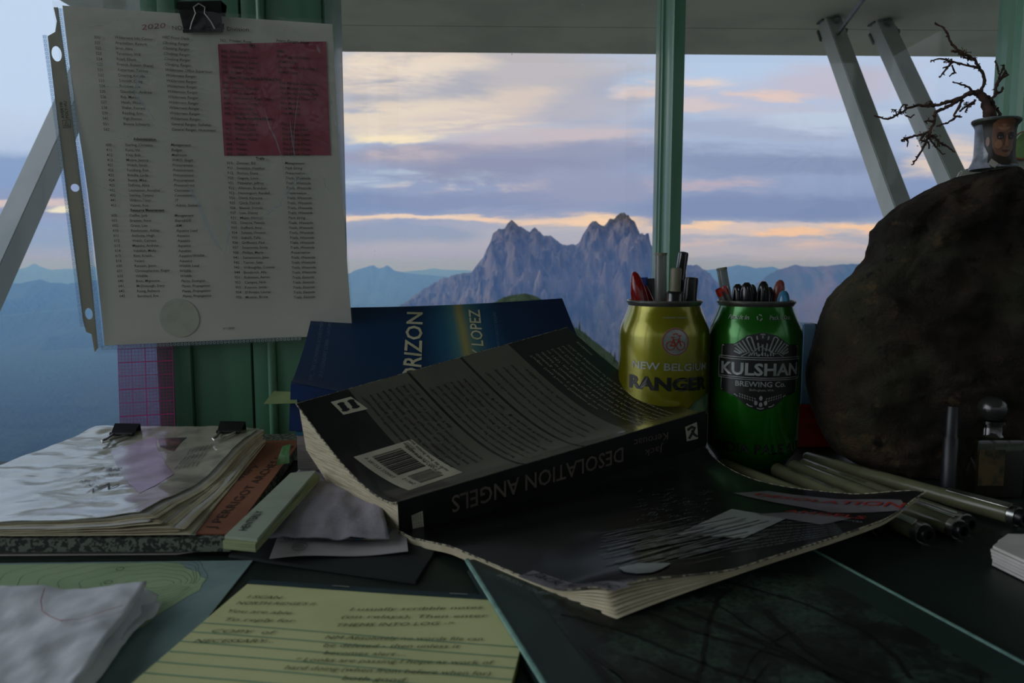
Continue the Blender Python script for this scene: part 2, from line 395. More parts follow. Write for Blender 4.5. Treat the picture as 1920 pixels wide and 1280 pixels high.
for i, (x0, x1, m) in enumerate(((-1.45, -0.30, GLASS_D), (-0.16, 0.1275, GLASS), (0.1335, 0.424, GLASS), (0.46, 1.9, GLASS))):
    bm = bmesh.new(); box(bm, (x0, GY, -0.16), (x1, GY+0.0025, 0.85)); struct(finish('window_%d' % (i+1), bm, m, smooth=False))

# window column on the left: flat boards with a gap and two beads
xs = lambda px_, Y_: at(px_, 700, Y_).x
bm = bmesh.new(); YF = 0.628; zb, zt = -0.14, 0.86
bd = 0.0008
box(bm, (xs(291, YF), YF+0.004, zb), (xs(327, YF), 0.70, zt), bd)
box(bm, (xs(329, YF), YF-0.003, zb), (xs(361, YF), 0.70, zt), bd)
box(bm, (xs(362, YF), YF+0.001, zb), (xs(470.5, YF), 0.70, zt), bd)
box(bm, (xs(474, YF), YF+0.002, zb), (xs(503, YF), 0.70, zt), bd)
lathe(bm, [(0.0036, zb), (0.0036, zt)], (xs(510, YF), YF+0.001, 0), seg=12)
box(bm, (xs(517, YF), YF+0.0025, zb), (xs(616, YF), 0.70, zt), bd)
box(bm, (xs(616, YF), YF+0.008, zb), (xs(621, YF), 0.70, zt), bd)
box(bm, (xs(470, YF), YF+0.016, zb), (xs(520, YF), 0.70, zt), 0)
struct(finish('trim_1', bm, GREEN))
# slim muntin in the middle with a moulded left side
def vbar(name, prof):
    b = bmesh.new(); prism(b, [(x, y, -0.14) for x, y in prof], (0, 0, 1.0), 0.0); return struct(finish(name, b, GREEN, smooth=True, angle=25))
mx = 0.1250
vbar('trim_2', [(mx-.0012, 0.664), (mx-.0012, 0.648), (mx-.0002, 0.6475), (mx-.0002, 0.640), (mx+.0016, 0.6395), (mx+.0014, 0.626),
                (mx+.0000, 0.622), (mx-.0002, 0.613), (mx+.0004, 0.607), (mx+.0016, 0.6045), (mx+.0102, 0.6045), (mx+.0108, 0.607), (mx+.0108, 0.664)])
# right window post, stepped mouldings on its left side
vbar('trim_3', [(0.4160, 0.664), (0.4155, 0.652), (0.4105, 0.648), (0.4100, 0.640), (0.4120, 0.636), (0.4065, 0.626), (0.4067, 0.618), (0.4090, 0.614),
                (0.4050, 0.606), (0.4053, 0.596), (0.4075, 0.592), (0.4075, 0.585), (0.50, 0.585), (0.50, 0.664)])
# outer stop strips beside the panes (outside the glass)
bm = bmesh.new(); box(bm, (-1.45, 0.655, -0.16), (1.9, 0.70, -0.14)); box(bm, (-1.45, 0.60, 0.83), (1.9, 0.70, 0.87)); struct(finish('trim_4', bm, GREEN))

# the desk: a table top of its own with apron and legs, notched at the back on the left
t = thing('writing_desk', 'dark green painted desk under the windows covered with books and papers', 'desk', (0, 0.1, -0.76))
bm = bmesh.new()
prism(bm, [(-0.75, -0.02, 0), (0.75, -0.02, 0), (0.75, 0.648, 0), (-0.145, 0.648, 0), (-0.145, 0.556, 0), (-0.75, 0.545, 0)], (0, 0, -0.024), 0.001)
finish('desk_top', bm, DESK, t)
for sx in (-0.72, 0.68):
    for sy in (0.0, 0.49):
        bm = bmesh.new(); box(bm, (sx, sy, -0.76), (sx+0.04, sy+0.04, -0.0242), 0.002); finish('leg', bm, DESK, t)
bm = bmesh.new(); box(bm, (-0.6795, 0.005, -0.11), (0.6795, 0.025, -0.0242), 0.001); finish('apron', bm, DESK, t)

# ================================================================== outside: raised shutter and its props
SHUT = mat('shutter_paint', (172, 172, 158), 0.6, (156, 156, 144), 3, bump=0.2, bscale=25)
SHUTE = mat('shutter_edge_paint', (150, 152, 142), 0.6)
H = 0.848
fl = on(630, 97, H); fr = on(1865, 107, H); dd = (fr-fl).normalized()
sl = on(630, 47, H); sr = on(1865, 57, H); ds = (sr-sl).normalized()
t = thing('window_shutter', 'large raised grey wooden shutter outside above the windows', 'shutter', (0, 1.5, H))
xl = on(116, 3, H).x
def along(p, d, x): return p+d*((x-p.x)/d.x)
bm = bmesh.new()
a, b = along(fl, dd, xl), along(fl, dd, 2.4); c, e = along(sl, ds, xl), along(sl, ds, 2.4)
prism(bm, [c+Vector((0, .003, 0)), e+Vector((0, .003, 0)), b, a], (0, 0, 0.035), 0.001); finish('edge_board', bm, SHUT, t)
bm = bmesh.new(); prism(bm, [(xl, 0.72, H), (2.4, 0.72, H), e, c], (0, 0, 0.035), 0.001); finish('panel', bm, SHUT, t)
bm = bmesh.new(); prism(bm, [c+Vector((0, -.004, .02)), e+Vector((0, -.004, .02)), e+Vector((0, .006, .02)), c+Vector((0, .006, .02))], (0, 0, 0.01)); finish('seam_batten', bm, SHUT, t)
# drip edge
bm = bmesh.new(); prism(bm, [a+Vector((0, .001, .010)), b+Vector((0, .001, .010)), b+Vector((0, .006, .010)), a+Vector((0, .006, .010))], (0, 0, 0.03)); finish('drip_edge', bm, SHUTE, t)

STRUT = mat('strut_paint', (186, 188, 182), 0.5, (168, 172, 168), 8, bump=0.15, bscale=40, stretch=(1, 1, .2))
STEEL = mat('grey_steel', (110, 112, 108), 0.45, (66, 66, 64), 30, metal=0.8)
def strut(p0, p1, w, d, label, roll, bracket=True):
    p0, p1 = Vector(p0), Vector(p1); ax = (p1-p0).normalized(); L = (p1-p0).length
    sx = ax.cross(Vector((0, 1, 0))).normalized(); sy = ax.cross(sx)
    c_ = (EYE-(p0+p1)/2); c_ = (c_-ax*c_.dot(ax)).normalized(); s_ = ax.cross(c_); sx = (c_*math.cos(roll)+s_*math.sin(roll)); sy = (c_*math.cos(roll+math.pi/2)+s_*math.sin(roll+math.pi/2))
    t = thing('prop_strut', label, 'strut', p1, 'shutter props outside the window')
    b = bmesh.new(); prism(b, [p0+sx*w/2+sy*d/2, p0-sx*w/2+sy*d/2, p0-sx*w/2-sy*d/2, p0+sx*w/2-sy*d/2], ax*L, 0.002); finish('bar', b, STRUT, t)
    if bracket:
        b = bmesh.new(); q = p0+ax*0.012
        prism(b, [q+sx*(w/2+.004)+sy*(d/2+.004), q-sx*(w/2+.004)+sy*(d/2+.004), q-sx*(w/2+.004)+sy*(d/2-.004), q+sx*(w/2+.004)+sy*(d/2-.004)], ax*0.045, 0.001)
        box(b, (p0.x-w*.6, p0.y-.02, H-.005), (p0.x+w*.6, p0.y+.02, H), .001)
        finish('bracket', b, STEEL, t)
        b = bmesh.new(); c0 = p0+ax*0.035
        lathe(b, [(.016, 0), (.016, .008), (.009, .009), (.009, .02)], c0-sx*(w/2)-sy*.0, -sx, 16); finish('bolt', b, STEEL, t)
        b = bmesh.new(); lathe(b, [(.012, 0), (.012, .006), (.008, .012)], c0-sy*(d/2+.004), -sy, 6); finish('bolt', b, STEEL, t)
S1a, S1b = at(1561, 52, 2.52), at(1702, 440, 2.02)
def extend(a, b, z): k = (z-a.z)/(b.z-a.z); return a+(b-a)*k
def stz(a, b, z0, z1): return extend(a, b, z0), extend(a, b, z1)
for (a, b, lb, rl, br, w, d_) in ((at(1560, 57, 2.22), at(1683, 395, 1.76), 'grey prop strut bolted under the shutter, left of the two on the right', 0.85, True, .048, .048),
                          (at(1658, 62, 2.24), at(1787, 340, 1.86), 'grey prop strut bolted under the shutter just left of the dried tree', 0.85, True, .048, .048),
                          (at(105, 262, 1.99), at(0, 493, 1.79), 'grey prop strut slanting down outside the far left window', 0.75, False, .058, .058)):
    p0, p1 = stz(a, b, H-.004, -1.1); strut(p0, p1, w, d_, lb, rl, br)
bm = bmesh.new(); tube(bm, [at(1572, 62, 2.16), at(1622, -6, 1.75)], 0.006, 6)
tag(finish('guy_wire', bm, STEEL), 'thin dark wire running under the shutter from the strut bracket', 'wire')

# ================================================================== mountains
def ridge(name, label, pts, Y0, m, front, back, slope, amp, freq, nc=150, nr=44, jit=0.0, seed=0, group=None, floor=-2200, conc=1.0, flat=False, hf=1.0):
    pts = sorted(pts); W0 = [at(x, y, Y0) for x, y in pts]
    bm = bmesh.new(); rows = []
    xa, xb = W0[0].x, W0[-1].x
    ts = [-back*(1-j/8.0)**1.5 for j in range(8)]+[front*(j/(nr-1.0))**1.7 for j in range(nr)]
    for t in ts:
        row = []
        for i in range(nc+1):
            x = xa+(xb-xa)*i/nc
            k = max(j for j in range(len(W0)) if W0[j].x <= x+1e-6); k = min(k, len(W0)-2)
            f = (x-W0[k].x)/(W0[k+1].x-W0[k].x); zc = W0[k].z*(1-f)+W0[k+1].z*f
            zc += jit*(noise.fractal(Vector((x*freq*9, seed, 0)), 0.6, 2, 5))
            at_ = abs(t)
            drop = slope*at_*(1-conc*0.25*min(1, at_/front))
            rn = noise.ridged_multi_fractal(Vector((x*freq, (Y0-t)*freq*0.55, seed*3.3)), 0.75, 2.1, 7, 0.9, 2.0)-1.0
            amp_ = amp*min(1.0, at_/(front*0.16))
            r2 = noise.fractal(Vector((x*freq*5, (Y0-t)*freq*5, seed)), 0.7, 2, 4)*amp*0.16*hf*min(1.0, at_/(front*0.04))
            z = zc-drop+rn*amp_+r2
            zlim = zc-at_*slope*0.2
            if t < 0: z = min(z, zc-at_*slope*.5)
            row.append(bm.verts.new((x, Y0-t, max(min(z, zlim), floor))))
        rows.append(row)
    for j in range(len(rows)-1):
        for i in range(nc): bm.faces.new((rows[j][i], rows[j][i+1], rows[j+1][i+1], rows[j+1][i]))
    bmesh.ops.recalc_face_normals(bm, faces=bm.faces)
    bm.faces.ensure_lookup_table()
    if bm.faces[len(bm.faces)//2].normal.z < 0: bmesh.ops.reverse_faces(bm, faces=bm.faces)
    o = finish(name, bm, m, smooth=not flat, angle=180); return tag(o, label, 'mountain' if 'ridge' not in name else 'ridge', group)
def rock_mat(name, c, c2, s, c3=None):
    m = mat(name, c, 0.9, c2, s, spec=0.1, stretch=(1, .6, .3), bump=1.0, bscale=s*4, bdist=1.5/s*.1)
    if c3:
        t = NT(m.node_tree); p = t.n['Principled BSDF']; src = p.inputs['Base Color'].links[0].from_socket
        ge = t.node('ShaderNodeNewGeometry'); sp_ = t.node('ShaderNodeSeparateXYZ'); t.l.new(ge.outputs['Normal'], sp_.inputs[0])
        f = t.math('MULTIPLY', t.smooth(sp_.outputs[2], 0.62, 0.82), t.smooth(t.noise(t.node('ShaderNodeTexCoord').outputs['Object'], s*2, 5), 0.4, 0.6))
        t.l.new(t.mix(f, src, lin(c3)), p.inputs['Base Color'])
    return m
R_HOZ = rock_mat('granite_peaks', (126, 112, 108), (70, 64, 70), 0.010, (84, 92, 74))
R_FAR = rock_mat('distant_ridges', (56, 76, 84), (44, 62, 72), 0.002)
R_BRN = rock_mat('reddish_slopes', (118, 96, 84), (70, 84, 70), 0.003)
R_DRK = rock_mat('forested_slopes', (44, 66, 66), (34, 52, 56), 0.006)
R_NEAR = rock_mat('heather_slopes', (58, 74, 48), (40, 54, 36), 0.05)
ridge('mountain_peaks', 'grey granite mountain with two high jagged peaks behind the books',
      [(560, 660), (700, 610), (742, 580), (765, 562), (790, 545), (812, 531), (830, 521), (858, 514), (885, 509), (898, 492), (906, 482), (912, 468), (919, 455), (924, 437), (934, 430), (945, 429), (952, 419), (960, 412),
       (968, 419), (977, 426), (984, 431), (992, 434), (998, 428), (1004, 427), (1012, 434), (1020, 443), (1027, 443), (1034, 441), (1044, 450), (1052, 458), (1066, 460), (1082, 457), (1088, 449), (1096, 436), (1104, 421), (1112, 415),
       (1118, 415), (1126, 421), (1135, 422), (1142, 413), (1152, 410), (1156, 403), (1164, 399), (1172, 400), (1181, 408), (1190, 415), (1196, 430), (1202, 446), (1208, 457), (1218, 466), (1226, 479), (1232, 492), (1262, 505), (1290, 497), (1310, 497), (1322, 506), (1340, 524), (1380, 560), (1460, 640), (1560, 720)],
      9000, R_HOZ, 4600, 2500, 0.62, 430, 0.0012, nc=520, nr=150, jit=22, seed=2, flat=True, hf=1.8)
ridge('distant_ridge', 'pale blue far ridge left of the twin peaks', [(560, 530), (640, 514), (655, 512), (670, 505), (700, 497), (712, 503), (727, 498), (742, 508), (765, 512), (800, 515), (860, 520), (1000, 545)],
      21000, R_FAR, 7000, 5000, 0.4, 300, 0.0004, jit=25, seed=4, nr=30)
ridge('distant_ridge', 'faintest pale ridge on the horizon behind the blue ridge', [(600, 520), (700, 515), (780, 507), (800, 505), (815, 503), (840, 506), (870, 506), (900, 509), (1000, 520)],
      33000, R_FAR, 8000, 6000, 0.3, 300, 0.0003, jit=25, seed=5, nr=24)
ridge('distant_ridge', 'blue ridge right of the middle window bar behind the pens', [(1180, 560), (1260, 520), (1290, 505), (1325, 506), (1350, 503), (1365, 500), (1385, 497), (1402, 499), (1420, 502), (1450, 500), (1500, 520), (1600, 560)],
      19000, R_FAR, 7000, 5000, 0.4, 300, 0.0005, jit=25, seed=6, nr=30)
ridge('brown_ridge', 'reddish brown mountain ridge meeting the rock on the right', [(1330, 600), (1395, 548), (1430, 522), (1455, 507), (1478, 500), (1490, 496), (1505, 499), (1530, 500), (1560, 497), (1580, 495), (1600, 495), (1625, 494), (1680, 494), (1800, 505), (1960, 500), (2200, 520)],
      11000, R_BRN, 5500, 3000, 0.55, 330, 0.0009, nc=200, nr=50, jit=18, seed=8)
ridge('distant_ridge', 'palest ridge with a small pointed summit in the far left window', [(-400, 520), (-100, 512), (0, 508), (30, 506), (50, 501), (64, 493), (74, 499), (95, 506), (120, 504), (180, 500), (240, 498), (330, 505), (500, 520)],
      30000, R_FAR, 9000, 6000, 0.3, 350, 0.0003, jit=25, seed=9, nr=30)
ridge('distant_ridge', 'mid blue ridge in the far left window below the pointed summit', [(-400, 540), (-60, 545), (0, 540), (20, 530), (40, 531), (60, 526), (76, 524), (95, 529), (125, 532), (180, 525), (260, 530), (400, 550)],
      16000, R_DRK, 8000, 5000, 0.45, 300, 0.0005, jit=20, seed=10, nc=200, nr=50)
ridge('forested_ridge', 'dark blue forested ridge in the far left window beside the hanging list', [(-500, 760), (-150, 735), (-40, 700), (0, 664), (30, 655), (60, 648), (95, 640), (130, 636), (165, 630), (200, 622), (240, 630), (330, 640), (450, 690)],
      15000, R_DRK, 6400, 3000, 0.6, 200, 0.0012, nc=200, nr=60, jit=7, seed=11)
ridge('forested_ridge', 'nearest dark ridge low in the far left window above the map packet', [(-500, 860), (-150, 830), (0, 800), (60, 780), (110, 768), (160, 762), (215, 770), (330, 790), (450, 830)],
      11000, R_DRK, 4500, 1500, 0.6, 150, 0.0015, nc=150, nr=40, jit=5, seed=12)
bm = bmesh.new(); bmesh.ops.create_grid(bm, x_segments=8, y_segments=8, size=60000)
for v in bm.verts: v.co.z = -1500; v.co.y += 30000
o = finish('ground', bm, R_DRK); struct(o)

# pale catwalk and bare rocky summit, unseen, added to bounce light onto the shutter
bm = bmesh.new(); box(bm, (-3.2, 0.72, -0.86), (3.2, 1.75, -0.82)); struct(finish('unseen_catwalk', bm, mat('catwalk_boards', (176, 174, 164), 0.7, (150, 148, 140), 3, stretch=(1, 9, 1))))
bm = bmesh.new()
lathe(bm, [(6.5, -3.2), (9.5, -4.2), (14, -9), (22, -22), (40, -60)], (0, 0, 0), seg=40, cap0=True, cap1=False)
for v in bm.verts:
    v.co += Vector((fn(v.co.x*.4, v.co.y*.4), fn(v.co.y*.4, v.co.x*.4, 3), 0.4*fn(v.co.x*.3, v.co.y*.3, 8)))*.8
struct(finish('unseen_summit', bm, mat('summit_rock', (170, 164, 150), 0.9, (120, 122, 104), .6)))

# near knoll and slope with conifers
NEARG = {}
def near_slope(name, label, pts, Y0, depth, slope, m, seed):
    o = ridge(name, label, pts, Y0, m, depth, depth*.5, slope, depth*.03, 4.0/depth, nc=90, nr=26, jit=depth*.003, seed=seed); o['category'] = 'hillside'; return o
near_slope('knoll', 'green wooded knoll below the left peak', [(820, 640), (880, 600), (915, 575), (930, 565), (945, 557), (965, 552), (985, 550), (1003, 554), (1018, 563), (1040, 580), (1080, 620), (1110, 660)], 1500, 500, 0.55, R_NEAR, 31)
near_slope('meadow_slope', 'green subalpine slope with conifers between the blue book and the yellow can', [(960, 620), (1030, 602), (1062, 606), (1090, 620), (1120, 643), (1150, 668), (1170, 690), (1240, 760), (1340, 870)], 330, 150, 0.35, R_NEAR, 33)
TRUNK = mat('conifer_bark', (70, 56, 46), 0.9); NEEDLE = mat('conifer_needles', (52, 76, 40), 0.85, (34, 54, 30), 2)
def conifer(h):
    t = thing('conifer_tree', 'x', 'conifer'); b = bmesh.new(); lathe(b, [(h*.03, 0), (h*.008, h*.96)], (0, 0, 0), seg=5); finish('trunk', b, TRUNK, t)
    b = bmesh.new(); n = 9
    for k in range(n):
        z0 = h*(.08+.9*k/n); r = h*.17*(1-k/(n+.3))*random.uniform(.8, 1.15); seg = 9; tip = b.verts.new((0, 0, min(h*1.0, z0+h*.19)))
        ring = [b.verts.new((r*random.uniform(.55, 1.25)*math.cos(2*math.pi*q/seg), r*random.uniform(.55, 1.25)*math.sin(2*math.pi*q/seg), z0-h*.02*random.random())) for q in range(seg)]
        for q in range(seg): b.faces.new((ring[q], ring[(q+1) % seg], tip))
    finish('foliage', b, NEEDLE, t, smooth=False); return t
protos = [conifer(6.0), conifer(6.0)]
used = [False, False]
def plant(p, s, lab, grp):
    k = random.randrange(2)
    if not used[k]: used[k] = True; r = protos[k]; r.location = p; r.scale = (s,)*3; r['label'] = lab; r['group'] = grp
    else: dup(protos[k], p, random.uniform(0, 6.28), s, lab, grp)
def crest(pts, x):
    for (x0, y0), (x1, y1) in zip(pts, pts[1:]):
        if x0 <= x <= x1: return y0+(y1-y0)*(x-x0)/(x1-x0)
    return pts[-1][1]
cp = [(1030, 602), (1062, 606), (1090, 620), (1120, 643), (1150, 668), (1170, 690), (1240, 760)]
for k in range(64):
    x = random.uniform(1052, 1172); d = random.random()**1.3*60
    p = at(x, crest(cp, x)+2, 330); p.y -= d; p.x *= p.y/330; p.z -= d*.32+0.6
    plant(p, random.uniform(.5, 1.0), 'small dark green conifer standing on the near slope left of the yellow can', 'conifers on the near slope')
kp = [(900, 585), (915, 575), (930, 565), (945, 557), (965, 552), (985, 550), (1003, 554), (1018, 563), (1040, 580)]
for k in range(46):
    x = random.uniform(905, 1030); d = random.random()**1.2*120
    p = at(x, crest(kp, x)+1, 1500); p.y -= d; p.x *= p.y/1500; p.z -= d*.5+2
    plant(p, random.uniform(1.1, 2.1), 'tiny conifer growing on the green knoll below the left peak', 'conifers on the knoll')

# blue air that fills the valleys
m = bpy.data.materials.new('blue_haze'); m.use_nodes = True; t = NT(m.node_tree); t.n.clear()
vsn = t.node('ShaderNodeVolumeScatter'); vsn.inputs['Color'].default_value = (0.17, 0.38, 1.0, 1); vsn.inputs['Density'].default_value = 1.3e-4; vsn.inputs['Anisotropy'].default_value = 0.2
out = t.node('ShaderNodeOutputMaterial'); t.l.new(vsn.outputs[0], out.inputs['Volume'])
bm = bmesh.new(); prism(bm, [(-60000, y_, z_) for y_, z_ in ((2900, -1490), (2900, -90), (9200, 580), (10600, 130), (75000, 130), (75000, -1490))], (120000, 0, 0))
hz = finish('valley_haze', bm, m, smooth=False)
tag(hz, 'thin blue haze filling the valleys in front of the mountains', 'haze', kind='stuff')
# ================================================================== shared materials of the desk things
PAPER = mat('white_paper', (205, 203, 196), 0.75, (196, 193, 186), 60, spec=0.3, sss=0.0)
CREAM = mat('aged_paper', (196, 186, 158), 0.8, (178, 166, 138), 60, spec=0.2)
PAGES = mat('page_edges', (190, 180, 156), 0.85, (160, 150, 126), 30, spec=0.2, stretch=(2, 2, 60))
BLKP = mat('black_plastic', (16, 16, 18), 0.3, (24, 24, 26), 60)
CHROME = mat('bright_steel', (225, 225, 220), 0.3, (150, 150, 146), 40, metal=1.0)

def binder_clip(label, body, handle_up, P0, ex, ey, ez, w=0.025, dep=0.013):
    """ex along the clip, ey out over the sheet, ez away from the sheet"""
    t = thing('binder_clip', label, 'clip', P0, None); P0, ex, ey, ez = map(Vector, (P0, ex, ey, ez))
    b = bmesh.new()
    top = 0.0055
    for s in (1, -1):
        pts = [P0-ex*w/2-ey*0.0+ez*s*top, P0+ex*w/2+ez*s*top, P0+ex*w*.44+ey*dep+ez*s*.0008, P0-ex*w*.44+ey*dep+ez*s*.0008]
        prism(b, pts, ez*s*0.0006)
    prism(b, [P0-ex*w/2-ez*top, P0+ex*w/2-ez*top, P0+ex*w/2+ez*top, P0-ex*w/2+ez*top], -ey*0.0006)
    tube(b, [P0-ex*w*.45+ey*dep+ez*.0016, P0+ex*w*.45+ey*dep+ez*.0016], 0.0014, 8)
    finish('body', b, body, t)
    wr = .0006 if handle_up > 0 else .0009
    b = bmesh.new(); q = P0+ey*(dep+.0005)+ez*.0018
    pts = [q-ex*w*.30, q-ex*w*.22-ey*handle_up*.006+ez*.0014, q-ex*w*.10-ey*handle_up*.012+ez*.0032, q-ex*w*.13-ey*handle_up*.016+ez*.0040, q-ey*handle_up*.0185+ez*.0044,
           q+ex*w*.13-ey*handle_up*.016+ez*.0040, q+ex*w*.10-ey*handle_up*.012+ez*.0032, q+ex*w*.22-ey*handle_up*.006+ez*.0014, q+ex*w*.30]
    tube(b, pts, wr, 8); finish('wire_handle', b, CHROME, t)
    return t

# ================================================================== the printed list in its sheet protector
A_, B_, C_, D_ = at(120, 12, .593), at(622, 44, .593), at(660, 628, .612), at(196, 648, .612)
PW, PH = 0.2159, 0.2794
_P = bilin(D_, C_, B_, A_, PW, PH)
def PL(u, v):
    p = _P(u, v); s = u/PW; q = v/PH
    return p+Vector((0, 1, 0))*(0.0022*math.sin(q*5.1+s*2)+0.0012*fn(s*3, q*3))*(1 if 0 <= s <= 1 else 1)
bm = bmesh.new(); sheet(bm, PL, PW, PH, 24, 30, 0.0002)
PRP = bpy.data.materials.new('list_paper'); PRP.use_nodes = True; t_ = NT(PRP.node_tree); t_.n.clear()
df = t_.node('ShaderNodeBsdfDiffuse'); df.inputs[0].default_value = lin((232, 228, 218)); tl = t_.node('ShaderNodeBsdfTranslucent'); tl.inputs[0].default_value = lin((230, 224, 210))
mx_ = t_.node('ShaderNodeMixShader'); mx_.inputs[0].default_value = 0.30; t_.l.new(df.outputs[0], mx_.inputs[1]); t_.l.new(tl.outputs[0], mx_.inputs[2])
ot = t_.node('ShaderNodeOutputMaterial'); t_.l.new(mx_.outputs[0], ot.inputs[0])
t = thing('printed_list', 'white typed name list with a red block hanging over the window column', 'paper', _P(PW/2, PH))
finish('page', bm, PRP, t)
REDB = mat('red_highlight', (164, 84, 96), 0.8, (154, 76, 88), 50, spec=0.2)
bm = bmesh.new(); poly_px(bm, PL, [(409, 83), (612, 78), (620, 291), (421, 292)], g0=(.1, .2), lift=0.0006, cuts=24); finish('red_block', bm, REDB, t)
bm = bmesh.new()
L = 0.0015
def row(y, cells, bold=0.0):
    for s, x, x1, sh in cells:
        a = inv(PL, x, y, (.1, .15)); b = inv(PL, x1, y+(0), a)
        text_uv(bm, PL, s, a, (1, 0.0), None, 0.00235, lift=L, shear=sh, bold=bold, mi=0)
def col3(y0, y1, xn0, xn1, rows, xr=None, d1=54, d2=125):
    n = len(rows)
    for i, r in enumerate(rows):
        f = i/(n-1.0) if n > 1 else 0; y = y0+(y1-y0)*f; x = xn0+(xn1-xn0)*f
        cells = [(r[0], x, 0, 0), (r[1], x+d1, 0, 0)]
        if len(r) > 2 and r[2]: cells.append((r[2], x+d2, 0, 0.3))
        row(y, cells, 0.006)
r1 = [('500', 'Wilderness Info Center', 'WIC Front Desk'), ('521', 'Arackellian, Kevork', 'Climbing Ranger'), ('522', 'Brun, Alex', 'Climbing Ranger'), ('523', 'Tarantino, Will', 'Climbing Ranger'),
      ('524', 'Reed, Elliott', 'Climbing Ranger'), ('525', 'French, Robert (Kane)', 'Climbing Ranger'), ('531', 'Kitterman, Tammy', 'Wilderness Office Supervisor'), ('532', 'Doering, Krystle', 'Wilderness Ranger'),
      ('533', 'Schmidt, Craig', 'Wilderness Ranger'), ('534', 'Burrows, Joe', 'Wilderness Ranger'), ('535', 'Giacobello, Andrew', 'Wilderness Ranger'), ('536', 'Ray, Marcus', 'Wilderness Ranger'),
      ('537', 'Hsieh, Winnie', 'Wilderness Ranger'), ('538', 'Shafer, Forrest', 'Wilderness Ranger'), ('539', 'Reading, Erin', 'Wilderness Ranger'), ('541', 'Vigil,Shenon', 'Wilderness Ranger'),
      ('551', 'Bonnie Schwartz', 'General Ranger, Stehekin'), ('562', '', 'General Ranger, Hozomeen')]
col3(73, 245, 179, 197, r1, d1=38, d2=127)
r2 = [('600', 'Starling, Christina', 'Management'), ('411', 'Kunz, Val', 'Budget'), ('412', 'Kluz, Bob', 'Mailroom'), ('413', 'Moore, Jessica', 'SHRO, Skagit'), ('421', 'Welch, Sarah', 'Procurement'), ('422', 'Forsberg, Ron', 'Procurement'),
      ('423', 'Brindle, Linda', 'Procurement'), ('424', 'Beatty, Mike', 'Procurement'), ('425', 'DeFries, Alice', 'Procurement'), ('431', 'Lesmeister, Annelise', 'Concessions'), ('432', 'Starling, Tammy', 'Concessions'), ('441', 'Wilkins, Peter', 'IT'), ('411', 'Valenti, Ron', 'Admin, Stehekin')]
col3(274, 387, 201, 210, r2, d1=36, d2=121)
r3 = [('600', 'Oelfke, Jack', 'Management'), ('601', 'Braaten, Anne', 'Bears&GIS'), ('602', 'Grace, Lise', 'I&M'), ('610', 'Rawhouser, Ashley', 'Aquatics Lead'), ('611', 'Anthony, Hugh', 'Aquatics'), ('612', 'Welch, Carmen', 'Aquatics'),
      ('613', 'Majeske, Andrew', 'Aquatics'), ('614', 'Vukelich, Molly', 'Aquatics'), ('615', 'Rine, Kristin', 'Aquatics/Wildlife'), ('616', 'Vacant', 'Aquatics'), ('630', 'Ransom, Jason', 'Wildlife Lead'), ('631', 'Christopherson, Roger', 'Wildlife'),
      ('632', 'Wildlife', 'Wildlife'), ('640', 'Bivin, Mignonne', 'Plants, Ecologist'), ('641', 'McDonough, Stacy', 'Plants, Propagation'), ('642', 'Rising, Rebecca', 'Plants, Propagation'), ('643', 'Bernhard, Eve', 'Plants, Propagation')]
col3(406, 557, 211, 226, r3, d1=34, d2=118)
r4 = [('800', 'Ebel, Scott', 'FMO'), ('801', 'Dickinson, Leslie', 'Fire Program Admin'), ('810', 'Anderson, Karen', 'AFMO Ops'), ('811', 'Appelby, James', 'Desolation Fire Lookout'), ('820', 'Boden, Lance', 'AFMO Fuels')]
col3(99, 138, 416, 418, r4, d1=17, d2=104)
r5 = [('840', 'Vacant', 'Fire Module Supervisor'), ('841', 'Harvey, Brandon', 'Fire Module Assistant'), ('842', 'Wells, Geoff', 'Fire Module Squad Boss'), ('843', 'Darkenwald, Ryan "Darko"', 'Fire Module Senior FF'), ('844', 'Wrews, Torrey', 'Fire Module'), ('845', 'Crow, Colin', 'Fire Module'), ('846', 'Berghoud, Silas', 'Fire Module')]
col3(158, 215, 419, 423, r5, d1=18, d2=106)
r6 = [('850', 'Mayper, Kerris', 'File Technician'), ('851', 'Dralle, Cedar', 'Fire Effects Lead'), ('852', 'Weinstedt, Lin', 'Fire Effects Crew'), ('853', 'Minyer, Noah', 'Fire Effects Crew'), ('854', 'Vacant', 'Fire Effects Crew'), ('855', 'Vacant', 'File Effects Crew'), ('856', 'Vacant', 'File Effects Crew')]
col3(235, 291, 424, 427, r6, d1=18, d2=105)
TW = 'Trails, Westside'; TE = 'Trails, Eastside'
r7 = [('910', 'Zimmer, Bill', 'Management'), ('911', 'Swanson, Heather', 'Pack String'), ('912', 'Borton, Dana', 'Preservation'), ('920', 'Gagota, Louis', TW), ('921', 'Fitzwater, Jeffrey', TW), ('922', 'Allemon, Brandon', TW), ('923', 'Henningson, Randall', 'Preservation'),
      ('924', 'David, Karauna', TW), ('925', 'Qiedi, Patrick', TW), ('926', 'Blaesel, Sorrels', TW), ('927', 'Law, Denny', TW), ('931', 'Majee, Hannah', 'Pack String'), ('932', 'Diverse, Pamela', TW), ('933', 'Stafford, Amy', TW), ('934', 'Salvato, Vincent', TW),
      ('935', 'Isabelli, Talla', TW), ('936', 'Griffinetti, Paul', TW), ('937', 'Swantonia, Emily', TW), ('938', 'Phillips, Marie', 'Preservation'), ('941', 'Sarrantonio, Jake', TW), ('942', 'Tanner, Sean', TW), ('943', 'Willoughby, Connor', TW), ('944', 'Broderick, Ally', TW),
      ('951', 'Robinson, Aaron', TE), ('952', 'Campos, Nick', TE), ('953', 'Kozono, Jamie', TE), ('954', "D'Amato, Lauren", TE), ('955', 'Morton, Bruce', TE)]
col3(308, 559, 427, 444, r7, d1=18, d2=108)
